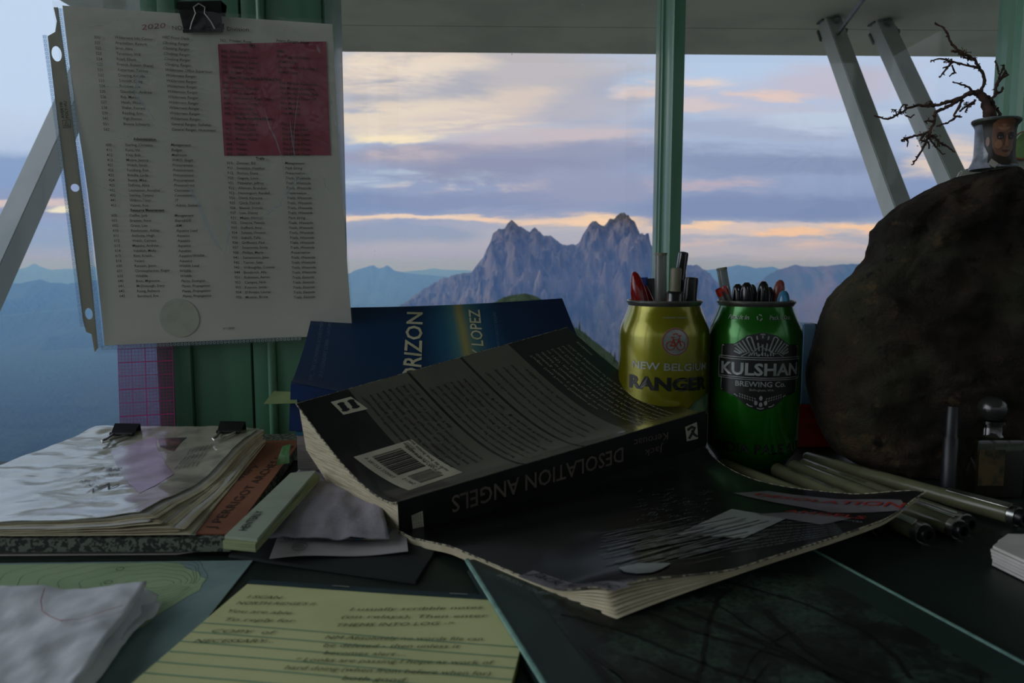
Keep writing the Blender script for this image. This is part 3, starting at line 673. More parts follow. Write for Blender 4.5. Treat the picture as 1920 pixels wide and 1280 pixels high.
row(79, [('762', 414, 0, 0), ('Frasser, Rosa', 432, 0, 0), ('Interp Ranger, Hozo', 519, 0, .3)], .006)
for s, x, y in (('Administration', 252, 263), ('Resource Management', 247, 396), ('Fire', 469, 88), ('Crew 94. Also Mods 5-74 and 9-1', 427, 148), ('Fire Ecology/Fire Effects', 443, 224), ('Trails', 481, 299)):
    a = inv(PL, x, y, (.1, .15)); text_uv(bm, PL, s, a, (1, 0), None, 0.0023, lift=L, bold=.03)
    w_ = glyphs(s, 0.0, .03)[2]*0.0023/.73
    if s[0] != 'C' and '/' not in s: line_uv(bm, PL, [(a[0], a[1]-.0006), (a[0]+w_, a[1]-.0006)], .0002, lift=L)
text_px(bm, PL, 'NOCA Emergency Division', (325, 57), (468, 60), cap=0.0036, lift=L, g0=(.1, .25))
a = inv(PL, 420, 617, (.1, .02)); text_uv(bm, PL, '6/1/2020', a, (1, 0), None, .0020, lift=L)
finish('printed_text', bm, INK, t, smooth=False)
bm = bmesh.new(); text_px(bm, PL, '2020', (267, 57), (313, 53), cap=0.0042, lift=L, g0=(.07, .25), shear=.2)
finish('handwritten_year', bm, mat('red_marker', (140, 60, 48), 0.7), t, smooth=False)
# round sticker, its printed mascot left out
bm = bmesh.new(); cu_, cv_ = inv(PL, 337, 596, (.1, .02)); poly_uv(bm, PL, circ(cu_, cv_, .0172, 40), lift=.0006, cuts=5)
tag(finish('round_sticker', bm, mat('sticker_vinyl', (188, 190, 172), 0.45, (176, 178, 160), 90)), 'round pale sticker near the bottom of the hanging name list', 'sticker')

# the clear protector: pocket, welded binding strip with holes, weld dots
t = thing('sheet_protector', 'clear plastic sheet protector with a punched strip around the hanging list', 'sheet protector', _P(PW/2, PH)+Vector((0, -.004, 0)))
POCK = thin('pocket_plastic', (246, 247, 247), 0.10, 1.42, fog=0.0, bump=0.55, bscale=26, bdist=0.004, fogn=(18, 0.62, 0.74, 0.05))
def PF(u, v):
    r_ = 0.0012*noise.ridged_multi_fractal(Vector((u*22, v*15, 4)), .8, 2.1, 3, 1, 2)
    return PL(u, v)+Vector((0, -1, 0))*(0.0048+r_)
u0, u1, v0, v1 = -0.004, PW+0.003, -0.006, PH+0.001
bm = bmesh.new()
n_u, n_v = 60, 80
gr = [[bm.verts.new(PF(u0+(u1-u0)*i/n_u, v0+(v1-v0)*j/n_v)) for i in range(n_u+1)] for j in range(n_v+1)]
for j in range(n_v):
    for i in range(n_u): bm.faces.new((gr[j][i], gr[j][i+1], gr[j+1][i+1], gr[j+1][i]))
finish('pocket', bm, POCK, t, angle=180)
STRIP = thin('strip_plastic', (150, 146, 132), .3, 1.4, fog=.6, fogc=(214, 208, 192))
# binding strip: follows the left edge of the pocket; pixel outline on the pocket's plane
PB = bilin(at(191, 648, .611), at(660, 628, .611), at(622, 44, .592), at(116, 12, .592), PW, PH)
strip_o = [(101, 14), (109, 14), (128, 150), (141, 258), (162, 420), (184, 652), (178, 660), (172, 626), (162, 622), (156, 600), (112, 258), (90, 68), (104, 60), (107, 40)]
bm = bmesh.new()
uvs = [inv(PB, x, y, (-.01, .1)) for x, y in strip_o]
b2 = bmesh.new(); outer = [b2.verts.new((a, b, 0)) for a, b in uvs]
edges = [b2.edges.new((outer[i], outer[(i+1) % len(outer)])) for i in range(len(outer))]
for (hx, hy, rx, ry) in ((106.5, 101, .0042, .0060), (141, 352, .0037, .0033), (167, 588, .0034, .0050)):
    a, b = inv(PB, hx, hy, (-.01, .1)); ring = [b2.verts.new((x, y, 0)) for x, y in circ(a, b, rx, 20, ry)]
    edges += [b2.edges.new((ring[i], ring[(i+1) % 20])) for i in range(20)]
bmesh.ops.triangle_fill(b2, use_beauty=True, use_dissolve=False, edges=edges)
mp = {v: bm.verts.new(PB(v.co.x, v.co.y)) for v in b2.verts}
for f in b2.faces: bm.faces.new([mp[v] for v in f.verts])
b2.free()
ext = bmesh.ops.extrude_face_region(bm, geom=bm.faces[:]); 
for e in ext['geom']:
    if isinstance(e, bmesh.types.BMVert): e.co.y -= 0.0004
bmesh.ops.recalc_face_normals(bm, faces=bm.faces); finish('binding_strip', bm, STRIP, t, smooth=False)
WELD = thin('weld_plastic', (255, 255, 255), .15, 1.3, fog=.7, fogc=(240, 246, 252))
WELDD = thin('weld_band', (215, 228, 240), 0.1, 1.6, fog=0.12, fogc=(225, 235, 245))
def band(pts, w):
    b = bmesh.new(); Pn = lambda u, v: PB(u, v)+Vector((0, -.0008, 0)); uv = [inv(PB, x, y, (0, .1)) for x, y in pts]
    line_uv(b, Pn, uv, w, lift=0); finish('weld_seam', b, WELDD, t, smooth=False)
    b = bmesh.new()
    for (a, c) in zip(uv, uv[1:]):
        L_ = math.hypot(c[0]-a[0], c[1]-a[1]); n = int(L_/0.0031)
        for k in range(n):
            f = (k+.5)/n; cx, cy = a[0]+(c[0]-a[0])*f, a[1]+(c[1]-a[1])*f
            ring = circ(cx, cy, .00095, 10)
            line_uv(b, Pn, ring, .0004, lift=.0004, closed=True)
    finish('weld_dots', b, WELD, t, smooth=False)
band([(113, 16), (145, 258), (167, 440), (189, 652)], .0050)
band([(85, 66), (108, 235), (156, 612)], .0040)
band([(190, 652), (420, 641), (566, 634)], .0042)
bm = bmesh.new(); Pn = lambda u, v: PB(u, v)+Vector((0, -.0006, 0))
text_px(bm, Pn, 'AVERY®', (121, 222), (117, 191), cap=.0024, g0=(-.01, .15), bold=.02); text_px(bm, Pn, 'POLY-VU', (129, 222), (125, 190), cap=.0024, g0=(-.01, .15), bold=.02)
sq = [inv(Pn, x, y, (-.01, .15)) for x, y in ((117, 226), (132, 224), (133, 238), (119, 240))]; line_uv(bm, Pn, sq, .0005, closed=True)
tr_ = [inv(Pn, x, y, (-.01, .15)) for x, y in ((120, 237), (125, 227), (131, 236))]; line_uv(bm, Pn, tr_, .0006, closed=True)
tr_ = [inv(Pn, x, y, (-.01, .15)) for x, y in ((123, 236), (125, 231), (128, 235))]; line_uv(bm, Pn, tr_, .0005, closed=True)
finish('embossed_text', bm, INK, t, smooth=False)
CRS = thin('crease_glint_plastic', (235, 240, 245), .12, 1.5, fog=.35, fogc=(210, 220, 232))  # pale ribbons: highlights on the pocket's wrinkles put into the colour
b = bmesh.new(); Pcr = lambda u, v: PF(u, v)+Vector((0, -.0006, 0))
for k, (pts_, w_) in enumerate(((((140, 40), (165, 55), (205, 52), (240, 40), (275, 30)), .0008), (((130, 104), (160, 108), (195, 126), (228, 122), (248, 90)), .0009), (((170, 150), (200, 166), (245, 168), (262, 150)), .0008), (((280, 128), (268, 150), (262, 180), (278, 200), (300, 232)), .0030),
    (((200, 268), (240, 262), (290, 240), (300, 232)), .0008), (((160, 330), (200, 352), (235, 366), (275, 378), (300, 362), (335, 340)), .0009), (((355, 340), (380, 385), (405, 445), (428, 478)), .0045), (((428, 478), (436, 440), (434, 400)), .0025), (((425, 325), (440, 350), (446, 380)), .0010),
    (((500, 205), (510, 240), (522, 262), (534, 300), (540, 345)), .0016), (((566, 160), (562, 200), (556, 250), (556, 320)), .0009), (((548, 225), (552, 260), (558, 300)), .0014), (((500, 400), (530, 385), (560, 340), (590, 320)), .0018), (((470, 415), (500, 408), (540, 380)), .0016),
    (((520, 60), (560, 66)), .0010), (((598, 90), (604, 104)), .0022), (((622, 170), (628, 220), (640, 250)), .0022), (((608, 320), (615, 350), (622, 362)), .0018))):
    uv_ = [inv(PL, x, y, (.1, .15)) for x, y in pts_]; fine_ = []
    for (a0_, b0_), (a1_, b1_) in zip(uv_, uv_[1:]):
        fine_ += [(a0_+(a1_-a0_)*i/8, b0_+(b1_-b0_)*i/8) for i in range(8)]
    fine_.append(uv_[-1]); n = len(fine_); prev = None
    for i, (a_, b_) in enumerate(fine_):
        ww = w_*math.sin(math.pi*(i+.3)/(n+.6))*(.6+.8*abs(fn(i*.5, k*3.3)))/2; q_ = fine_[min(i+1, n-1)]; r_ = fine_[max(i-1, 0)]
        dx, dy = q_[0]-r_[0], q_[1]-r_[1]; L_ = math.hypot(dx, dy) or 1
        pr = [b.verts.new(Pcr(a_-s_*dy/L_*ww, b_+s_*dx/L_*ww)) for s_ in (1, -1)]
        if prev: b.faces.new((prev[0], prev[1], pr[1], pr[0]))
        prev = pr
finish('crease_glints', b, CRS, t, smooth=False)
# clip holding both to the column
cp_ = at(379, 8, .590)
binder_clip('black binder clip gripping the top of the hanging name list', BLKP, 1, cp_, (1, 0, .02), (0, 0.05, -1), (0, -1, 0), w=0.033, dep=0.0195)

# ================================================================== gridded plastic ruler behind the list
t = thing('grid_ruler', 'clear plastic ruler with magenta grid lines standing against the window column', 'ruler', at(275, 806, .618))
RA, RB, RC, RD = at(226, 812, .618), at(328, 806, .618), at(322, 620, .621), at(220, 624, .621)
RW, RH = 0.0445, 0.083
PR = bilin(RA, RB, RC, RD, RW, RH)
bm = bmesh.new(); sheet(bm, PR, RW, RH, 1, 1, 0.0012); finish('blade', bm, thin('ruler_plastic', (226, 216, 226), 0.05, 1.45, fog=0.10, fogc=(205, 175, 200), fogn=(60, .5, .7, .1)), t, smooth=False)
bm = bmesh.new(); PRn = lambda u, v: PR(u, v)+Vector((0, -.0002, 0))
nx_, stp = 16, RW/16.0
for i in range(nx_+1):
    w_ = .0007 if i == 8 else (.0004 if i % 4 == 0 else .00016); line_uv(bm, PRn, [(i*stp, 0), (i*stp, RH)], w_, lift=.00005)
j = 0
while j*stp < RH:
    k = (j+3) % 8; w_ = .0008 if k == 0 else (.0005 if k == 4 else .00016); line_uv(bm, PRn, [(0, j*stp), (RW, j*stp)], w_, lift=.00008); j += 1
finish('grid_lines', bm, mat('magenta_print', (190, 24, 120), 0.5), t, smooth=False)

# ================================================================== map packet on the watercolour block
# block and paper piles below it
def slab(name, corners, z0, z1, m, label=None, cat=None, parent=None, bev=0.0004):
    """flat slab from pixel corners taken at height z1"""
    p = [on(x, y, z1) for x, y in corners]; b = bmesh.new(); prism(b, p, (0, 0, z0-z1), bev)
    o = finish(name, b, m, parent)
    if label: tag(o, label, cat)
    return o
LEFTX = -240
t = thing('paper_pile', 'low pile of grey and white papers lying under the brown watercolour block', 'papers', on(200, 1035, 0))
for k, (cx, m_, nm) in enumerate((((-300, 1042, 330, 1038, 470, 1018, 520, 830, 200, 870), PAPER, 'bottom_sheet'), ((-300, 1032, 300, 1030, 436, 1022, 520, 830, 200, 870), BLKP, 'dark_folder'), ((-300, 1028, 318, 1026, 331, 1016, 500, 830, 200, 870), PAPER, 'torn_sheet'))):
    c = [(cx[i], cx[i+1]) for i in range(0, 10, 2)]
    slab(nm, c, 0.0002+.0008*k, 0.0009+.0008*k, m_, parent=t)
BORD = mat('marbled_border', (110, 118, 104), 0.7, (36, 44, 40), 320, lo=.46, hi=.54)
ORNG = mat('terracotta_cover', (140, 86, 58), 0.6, (128, 76, 50), 30, bump=.1, bscale=300)
t = thing('watercolor_block', 'terracotta covered watercolour block under the clipped map packet', 'paper block', on(380, 1005, .003))
bc = [(-260, 1012), (432, 1010), (575, 812), (215, 820)]
slab('pad', bc, .0026, .0095, BORD, parent=t)
slab('cover', [(-258, 1000), (437, 1000), (566, 824), (215, 832)], .0096, .0104, ORNG, parent=t)
bm = bmesh.new(); PO = bilin(on(-258, 1000, .0104), on(437, 1000, .0104), on(566, 824, .0104), on(60, 828, .0104), .25, .2)
text_px(bm, PO, 'J PERRIGOT ARCHES Special', (402, 992), (552, 836), cap=.0075, g0=(.2, .02)); text_px(bm, PO, 'papier ivory', (390, 950), (486, 872), cap=.006, g0=(.2, .02))
finish('cover_text', bm, mat('brown_print', (52, 30, 24), .6), t, smooth=False)

t = thing('map_packet', 'thick clipped packet of maps in shiny wrinkled plastic at the far left', 'map packet', on(200, 985, .0106))
TFL, TFR, TBR, TBL = at(-300, 972, .375), at(262, 968, .372), at(487, 802, .562), at(180, 806, .575)
BFL, BFR, BBR, BBL = on(-300, 1001, .0108), on(374, 1001, .0108), on(499, 834, .0108), on(195, 838, .0108)
TP_ = bilin(TFL, TFR, TBR, TBL, .2, .18)
def TP(u, v):
    s, q = u/.2, v/.18
    sag = 0.007*math.sin(math.pi*min(1, max(0, q)))*(0.4+0.6*s)*(1-.5*q)
    edge = 0.004*sm((s-.85)/.15)*math.sin(q*9+1)
    cur = 0.007*sm((q-.86)/.14)*(1-s)*.35
    return TP_(u, v)+Vector((0, 0, -sag*.8-0.003*math.sin(math.pi*s)*(1-q)+edge*.5+cur+.0009*fn(s*9, q*12)))
BP = bilin(BFL, BFR, BBR, BBL, .2, .18)
def shell(b, P, Q, w, h, nu, nv):
    top = [[b.verts.new(P(w*i/nu, h*j/nv)) for i in range(nu+1)] for j in range(nv+1)]
    bot = [[b.verts.new(Q(w*i/nu, h*j/nv)) for i in range(nu+1)] for j in range(nv+1)]
    for j in range(nv):
        for i in range(nu):
            b.faces.new((top[j][i], top[j][i+1], top[j+1][i+1], top[j+1][i])); b.faces.new((bot[j][i], bot[j+1][i], bot[j+1][i+1], bot[j][i+1]))
    for i in range(nu):
        b.faces.new((top[0][i], bot[0][i], bot[0][i+1], top[0][i+1])); b.faces.new((top[nv][i], top[nv][i+1], bot[nv][i+1], bot[nv][i]))
    for j in range(nv):
        b.faces.new((top[j][0], top[j+1][0], bot[j+1][0], bot[j][0])); b.faces.new((top[j][nu], bot[j][nu], bot[j+1][nu], top[j+1][nu]))
nL = 16; rl = random.Random(3)
for k in range(nL):                       # the leaves of the packet, each a little out of line
    f0, f1 = k/nL, (k+.86)/nL; js, jq = rl.uniform(-.004, .003), rl.uniform(-.003, .003)
    if k > 12: js += .002
    def lay(f, js=js, jq=jq):
        def Q(u, v):
            uu = u+js*(u/.2); a = BP(uu, v+jq); c = TP(uu, v+jq)
            w_ = f**1.0
            return a*(1-w_)+c*w_+Vector((0, 0, .0006*fn(u*60+js*999, v*50, js*500)*math.sin(math.pi*f)-0.0006))
        return Q
    b = bmesh.new(); shell(b, lay(f1), lay(f0), .2, .18, 22, 20)
    finish('leaf', b, CREAM if k % 3 else PAPER, t)
MAPM = bpy.data.materials.new('printed_map_in_sleeve'); MAPM.use_nodes = True; n_ = NT(MAPM.node_tree); p_ = n_.n['Principled BSDF']
co = n_.node('ShaderNodeTexCoord').outputs['Object']
cc = n_.mix(n_.smooth(n_.noise(co, 70, 6), .45, .62), lin((176, 172, 150)), lin((150, 150, 132)))
n_.put(p_.inputs['Base Color'], cc); p_.inputs['Roughness'].default_value = .5
p_.inputs['Coat Weight'].default_value = 1; p_.inputs['Coat IOR'].default_value = 2.9; p_.inputs['Coat Roughness'].default_value = .12
bp_ = n_.node('ShaderNodeBump'); bp_.inputs['Strength'].default_value = .22; bp_.inputs['Distance'].default_value = .0016
mpn = n_.node('ShaderNodeMapping'); mpn.inputs['Rotation'].default_value = (0, 0, .5); mpn.inputs['Scale'].default_value = (14, 46, 20); n_.l.new(co, mpn.inputs[0])
hh = n_.math('ADD', n_.noise(mpn.outputs[0], 1, 4, .6, 1.2), n_.math('MULTIPLY', n_.noise(co, 160, 3), .12))
n_.put(bp_.inputs['Height'], hh); n_.l.new(bp_.outputs[0], p_.inputs['Coat Normal'])
TPs = lambda u, v: TP(u, v)+Vector((0, 0, .0009+.0004*fn(u*30, v*90)))
b = bmesh.new(); sheet(b, TPs, .2, .18, 50, 50, .0004); finish('plastic_sleeve', b, MAPM, t)
b = bmesh.new()
poly_px(b, TPs, [(208, 846), (225, 838), (292, 818), (294, 838), (300, 850), (312, 872), (326, 888), (300, 905), (262, 925), (240, 905), (228, 885), (215, 862)], g0=(.12, .1), lift=.0002, cuts=14)
finish('map_print', b, mat('lilac_map_print', (168, 146, 168), .35, (178, 160, 176), 120, coat=1, cior=2.0, crough=.2), t)
b = bmesh.new(); poly_px(b, TPs, [(296, 822), (350, 820), (325, 846), (300, 838)], g0=(.15, .15), lift=.0002, cuts=6); finish('photo_print', b, mat('dark_photo', (60, 56, 52), .35, (120, 84, 60), 90, coat=.8), t)
b = bmesh.new()
rr = random.Random(5)
for k in range(26):
    y = rr.uniform(880, 940); x = rr.uniform(140, 200); text_px(b, TPs, rr.choice(['No. 4', '2 mi', 'N', 'Ross Lake', 'NPS']), (x, y), (x+rr.uniform(8, 22), y-rr.uniform(0, 2)), g0=(.1, .08), lift=.0004)
for k in range(6): text_px(b, TPs, 'SEE OTHER SIDE', (330+k*8, 880-k*1), (360+k*8, 842-k*2), cap=.0018, g0=(.16, .1), lift=.0004)
finish('map_text', b, INK, t, smooth=False)
for (x, y, ang, lb) in ((236, 812, -.5, 'black binder clip with silver handle on the left of the packet edge'), (434, 808, -.5, 'black binder clip with silver handle near the right corner of the packet')):
    uv = inv(TPs, x, y, (.1, .17)); pp = TPs(*uv)+Vector((0, .004, 0.001))
    binder_clip(lb, BLKP, -1.35, pp, Vector((1, -.05, 0)).normalized(), Vector((0, -1, -.18)).normalized(), Vector((0, -.18, 1)).normalized(), w=.0195, dep=.010)

# ================================================================== green map, crumpled folded paper, legal pad
t = thing('topographic_map', 'pale green contour map sheet lying flat at the lower left of the desk', 'map', on(250, 1150, 0))
mc = [(-420, 1060), (474, 1050), (285, 1290), (-560, 1300)]
MAPB = mat('map_paper_blue', (134, 158, 156), .75, (116, 142, 142), 14, lo=.4, hi=.6)
slab('sheet', mc, .0002, .0008, MAPB, parent=t, bev=0)
PM = lambda u, v: Vector((u, v, .0008))
MAPG = mat('map_paper_green', (162, 186, 144), .75, (146, 172, 130), 20)
b = bmesh.new(); gp = [(-420, 1064), (335, 1054), (350, 1066), (372, 1072), (378, 1082), (388, 1086), (378, 1096), (375, 1106), (352, 1118), (330, 1132), (300, 1150), (270, 1175), (200, 1200), (60, 1230), (-500, 1240)]
gq = [on(x, y, .0008) for x, y in gp]; poly_uv(b, PM, [(q.x, q.y) for q in gq], lift=.0001); finish('green_area', b, MAPG, t, smooth=False)
b = bmesh.new(); cq = on(315, 1095, .0008)
for k in range(1, 9):
    line_uv(b, PM, [(cq.x-.004*k+.0062*k*math.cos(a)*(1+.15*fn(math.cos(a)*2, math.sin(a)*2, k*.2)), cq.y+.0045*k*math.sin(a)*(1+.2*fn(math.cos(a)*2, math.sin(a)*2, 5+k*.2))) for a in [2*math.pi*i/60 for i in range(60)] if cq.x-.004*k+.0062*k*math.cos(a) > -.33], .00016, lift=.0002)
for (x, y) in ((225, 1067), (203, 1092)):
    q = on(x, y, .0008); line_uv(b, PM, circ(q.x, q.y, .0017, 14), .0003, lift=.0003, closed=True)
finish('contour_lines', b, mat('contour_ink', (70, 88, 66), .7), t, smooth=False)

t = thing('folded_paper', 'crumpled folded grey white paper on the green map at the lower left', 'paper', on(120, 1200, .001))
for k, (cs, z) in enumerate((([(-300, 1120), (262, 1128), (304, 1140), (120, 1300), (-400, 1300)], .0035), ([(-300, 1112), (240, 1114), (297, 1103), (138, 1310), (-400, 1310)], .007), ([(-300, 1106), (200, 1106), (275, 1096), (120, 1310), (-400, 1310)], .0105))):
    q = [on(x, y, z) for x, y in cs]
    PQ = bilin(q[4], q[3], q[2], q[0], .2, .1)
    def PC(u, v, PQ=PQ, k=k): return PQ(u, v)+Vector((0, 0, .0022*noise.fractal(Vector((u*22, v*30, k*7)), .8, 2, 4)+.002*sm((v-.09)/.01)*sm((u-.17)/.03)-(.004*sm((u-.19)/.01) if k == 1 else 0)))
    b = bmesh.new(); sheet(b, PC, .2, .1, 40, 30, .0006); finish('fold', b, mat('crumpled_paper_%s' % 'abc'[k], (222, 224, 228), .7, (208, 210, 216), 30, bump=.4, bscale=90), t, angle=180)
    if k == 2:
        b = bmesh.new(); line_uv(b, PC, [inv(PC, x, y, (.1, .05)) for x, y in ((82, 1108), (76, 1130), (80, 1150), (95, 1160), (115, 1168), (150, 1166), (190, 1152), (230, 1140))], .0006, lift=.0012); finish('pencil_line', b, mat('red_pencil', (176, 120, 124), .7), t, smooth=False)

t = thing('legal_pad', 'yellow ruled legal pad with handwritten notes in the foreground', 'notepad', on(600, 1200, 0))
LTL = Vector((-.1185, .3262, 0)); ex = Vector((.1275, -.0182, 0)); 
ey = Vector((-.0182, -.1275, 0)).normalized()*.2; LW, LH = ex.length, .2
zt_ = .0048
pl = [LTL, LTL+ex, LTL+ex+ey, LTL+ey]
b = bmesh.new(); prism(b, [p+Vector((0, 0, zt_-.0005)) for p in pl], (0, 0, -.0038)); finish('page_block', b, mat('yellow_page_edges', (190, 178, 84), .8, (160, 150, 70), 30, stretch=(1, 1, 90)), t)
PLg = lambda u, v: LTL+ex*(u/LW)+ey*((LH-v)/LH)+Vector((0, 0, zt_+.0006*fn(u*12, v*9)+.004*sm((.03-u)/.05)*sm((LH-.03-v)/.1)*.2))
YEL = mat('yellow_paper', (214, 216, 156), .75, (204, 206, 146), 20)
b = bmesh.new(); sheet(b, PLg, LW, LH, 20, 20, .0003); finish('top_page', b, YEL, t)
b = bmesh.new(); sheet(b, lambda u, v: PLg(u, v)+Vector((0, 0, .0006)), LW, LH, 16, 1, .0009, 0, LH-.0035); finish('binding_tape', b, mat('teal_tape', (22, 52, 60), .5), t)
b = bmesh.new()
for (x, y) in ((648, 1092), (865, 1106)):
    a = inv(PLg, x, y, (.06, .19)); line_uv(b, PLg, [(a[0]-.004, LH-.0015), (a[0]+.004, LH-.0015)], .0007, lift=.0011)
finish('staples', b, CHROME, t)
b = bmesh.new()
for k in range(24):
    v = LH-.041-k*.0074
    if v > 0: line_uv(b, PLg, [(LW*i/16, v) for i in range(17)], .0005, lift=.00025)
finish('ruled_lines', b, mat('teal_rule', (96, 160, 140), .7), t, smooth=False)
b = bmesh.new()
hand = [('I SCAN', 462, 1122, 527, 1124), ("NORTH RIDGE'S II", 442, 1134, 590, 1136), ('You are able', 425, 1149, 545, 1153), ('To reply for', 420, 1165, 552, 1168), ('COPY  of', 395, 1187, 516, 1190), ('NECESSARY...', 362, 1206, 512, 1206),
        ('I usually scribble notes', 655, 1146, 905, 1142), ('(on relays), Then enter', 640, 1160, 915, 1158), ('THEMS INTO LOG ->', 630, 1176, 852, 1172), ('NM Absolutely no words file can', 608, 1199, 905, 1202), ('be deleted - then unless it', 605, 1214, 862, 1216),
        ('becomes alert ...', 606, 1228, 760, 1231), ('* Looks are passing I hope as work of', 552, 1241, 927, 1247), ('hard doing (when from before when for)', 532, 1256, 920, 1268), ('both good', 640, 1276, 760, 1280)]
for s, x0_, y0_, x1_, y1_ in hand: text_px(b, PLg, s, (x0_, y0_), (x1_, y1_), cap=.0028, g0=(.06, .15), lift=.0004, shear=.25)
finish('handwriting', b, mat('pencil_grey', (74, 82, 50), .6), t, smooth=False)
# ================================================================== pad, tissue and printed sheet in the middle
t = thing('index_pad', 'narrow pale green pad lettered by hand beside the brown block', 'notepad', on(480, 1015, .0106))
ic = [(421, 1004), (482, 1010), (592, 882), (545, 886)]
slab('page_block', [(417, 1013), (480, 1019), (600, 888), (545, 890)], .0106, .0150, mat('green_page_edges', (152, 162, 118), .8, (120, 132, 92), 30, stretch=(1, 1, 90)), parent=t)
IP = bilin(*[on(x, y, .0166) for x, y in ic], .025, .075)
b = bmesh.new(); sheet(b, lambda u, v: IP(u, v), .025, .075, 4, 6, .0015); finish('top_page', b, mat('pale_green_paper', (158, 168, 148), .75), t)
b = bmesh.new(); text_px(b, IP, 'HENTERLY', (461, 995), (494, 958), cap=.0062, g0=(.012, .01), lift=.0003, bold=.01); finish('lettering', b, INK, t, smooth=False)

t = thing('printed_sheet', 'white printed sheet with small round stamp sticking out under the black book', 'paper', on(620, 1040, .001))
q = [on(x, y, .0035) for x, y in ((505, 1046), (765, 1034), (760, 985), (528, 985))]
PS = bilin(*q, .1, .03); PSs = lambda u, v: PS(u, v)+Vector((0, 0, .0008*math.sin(u*70)))
b = bmesh.new(); sheet(b, PSs, .1, .03, 16, 6, .0004); finish('page', b, mat('grey_white_paper', (168, 164, 164), .75), t)
b = bmesh.new()
a = inv(PSs, 562, 1025, (.02, .01)); line_uv(b, PSs, circ(a[0], a[1], .0056, 24, .0040), .00025, closed=True); line_uv(b, PSs, circ(a[0], a[1], .0048, 24, .0032), .0002, closed=True)
for k in range(5): line_uv(b, PSs, [(a[0]-.004+.0016*k+.0007*math.sin(i*2.1+k), a[1]-.0015+.0008*i) for i in range(5)], .0003)
line_uv(b, PSs, [inv(PSs, x, y, (.02, .01)) for x, y in ((520, 1016), (600, 1015), (700, 1015), (750, 1012))], .0002)
for k in range(5): line_uv(b, PSs, [inv(PSs, x+(k-2)*8, y, (.02, .015)) for x, y in ((540, 1012), (546, 1005), (551, 1012))], .0003)
finish('stamp_print', b, INK, t, smooth=False)
b = bmesh.new()
q = [on(x, y, .008) for x, y in ((490, 1004), (730, 1008), (700, 900), (560, 880))]
PT = bilin(*q, .1, .06)
PTs = lambda u, v: PT(u, v)+Vector((0, 0, .0016*noise.fractal(Vector((u*45, v*45, 2)), .8, 2, 4)+.003*math.sin(v*50)))
sheet(b, PTs, .1, .06, 30, 24, .0008)
tag(finish('paper_napkin', b, mat('lilac_grey_tissue', (150, 144, 152), .85, (140, 134, 142), 60, bump=.4, bscale=300), angle=180), 'crumpled lilac grey paper napkin under the corner of the black book', 'napkin')
b = bmesh.new(); q = [on(x, y, .0044) for x, y in ((570, 1006), (722, 1011), (735, 990), (610, 985))]; PJ = bilin(*q, .05, .01); sheet(b, PJ, .05, .01, 6, 2, .0006)
tag(finish('postcard', b, mat('blue_postcard', (44, 92, 116), .5, (120, 120, 84), 120, lo=.45, hi=.55)), 'sliver of a blue postcard peeking out below the lilac napkin', 'postcard')
t = thing('file_folder', 'dark folder lying flat beneath the printed sheet and napkin', 'folder', on(600, 1040, 0))
slab('cover', [(428, 1040), (780, 1090), (900, 900), (560, 880)], .0002, .0018, mat('dark_card', (24, 32, 30), .7), parent=t)

# green plastic tab and pale flag
t = None
b = bmesh.new(); q = [at(518, 872, .50), at(543, 868, .50), at(545, 832, .505), at(530, 836, .503)]
PG = bilin(*q, .01, .014); sheet(b, lambda u, v: PG(u, v)+Vector((0, -.002*math.sin(v*220), 0)), .01, .014, 6, 8, .0005)
tag(finish('leaf_bookmark', b, mat('green_leaf', (60, 128, 66), .3, (120, 160, 110), 90, coat=.5)), 'small glossy green leaf shaped bookmark beside the blue book', 'bookmark')
b = bmesh.new(); q = [at(494, 757, .500), at(541, 756, .500), at(545, 734, .516), at(513, 733, .516)]
PG2 = bilin(*q, .016, .014); sheet(b, PG2, .0215, .014, 3, 3, .0002)
FLAG = (b, )
# ================================================================== lower thick book and the blue book on it
BLUE = bpy.data.materials.new('blue_cover_print'); BLUE.use_nodes = True; n_ = NT(BLUE.node_tree); p_ = n_.n['Principled BSDF']
uvn = n_.node('ShaderNodeUVMap'); sx_ = n_.node('ShaderNodeSeparateXYZ'); n_.l.new(uvn.outputs[0], sx_.inputs[0])
cc = n_.ramp(n_.math('ADD', sx_.outputs[0], n_.math('MULTIPLY', n_.math('SUBTRACT', n_.noise(uvn.outputs[0], 6, 4), .5), .02)),
             [(0.0, lin((16, 50, 88))), (.42, lin((14, 48, 84))), (.50, lin((30, 84, 112))), (.545, lin((64, 112, 118))), (.572, lin((150, 140, 78))), (.60, lin((76, 112, 110))), (.66, lin((26, 72, 104))), (.74, lin((16, 42, 76))), (1.0, lin((14, 32, 62)))])
n_.put(p_.inputs['Base Color'], cc); p_.inputs['Roughness'].default_value = .42; p_.inputs['Specular IOR Level'].default_value = .25
def add_uv(o, f):
    me = o.data; l = me.uv_layers.new(name='UVMap')
    for lp in me.loops: l.data[lp.index].uv = f(me.vertices[lp.vertex_index].co)
Lb = .0415
t = thing('thick_book', 'thick blue edged book lying under the blue book behind the black paperback', 'book', at(660, 880, .50))
X0 = -.1490; X1 = .0
b = bmesh.new(); prism(b, [(X0, .507, .0050), (X1, .507, .0050), (X1+.012, .635, .0050), (X0-.004, .635, .0050)], (0, 0, .0252), .0006)
finish('page_block', b, mat('grey_page_edges', (150, 142, 138), .85, (132, 124, 120), 30, stretch=(2, 2, 60)), t)
b = bmesh.new(); prism(b, [(X0-.0005, .5065, .0302), (X1, .5065, .0302), (X1+.012, .635, .0302), (X0-.0045, .635, .0302)], (0, 0, .0028), .0005)
prism(b, [(X0-.0005, .5065, .0030), (X1, .5065, .0030), (X1+.012, .635, .0030), (X0-.0045, .635, .0030)], (0, 0, .0018), .0005)
finish('cover', b, mat('turquoise_cover', (36, 110, 140), .4), t)
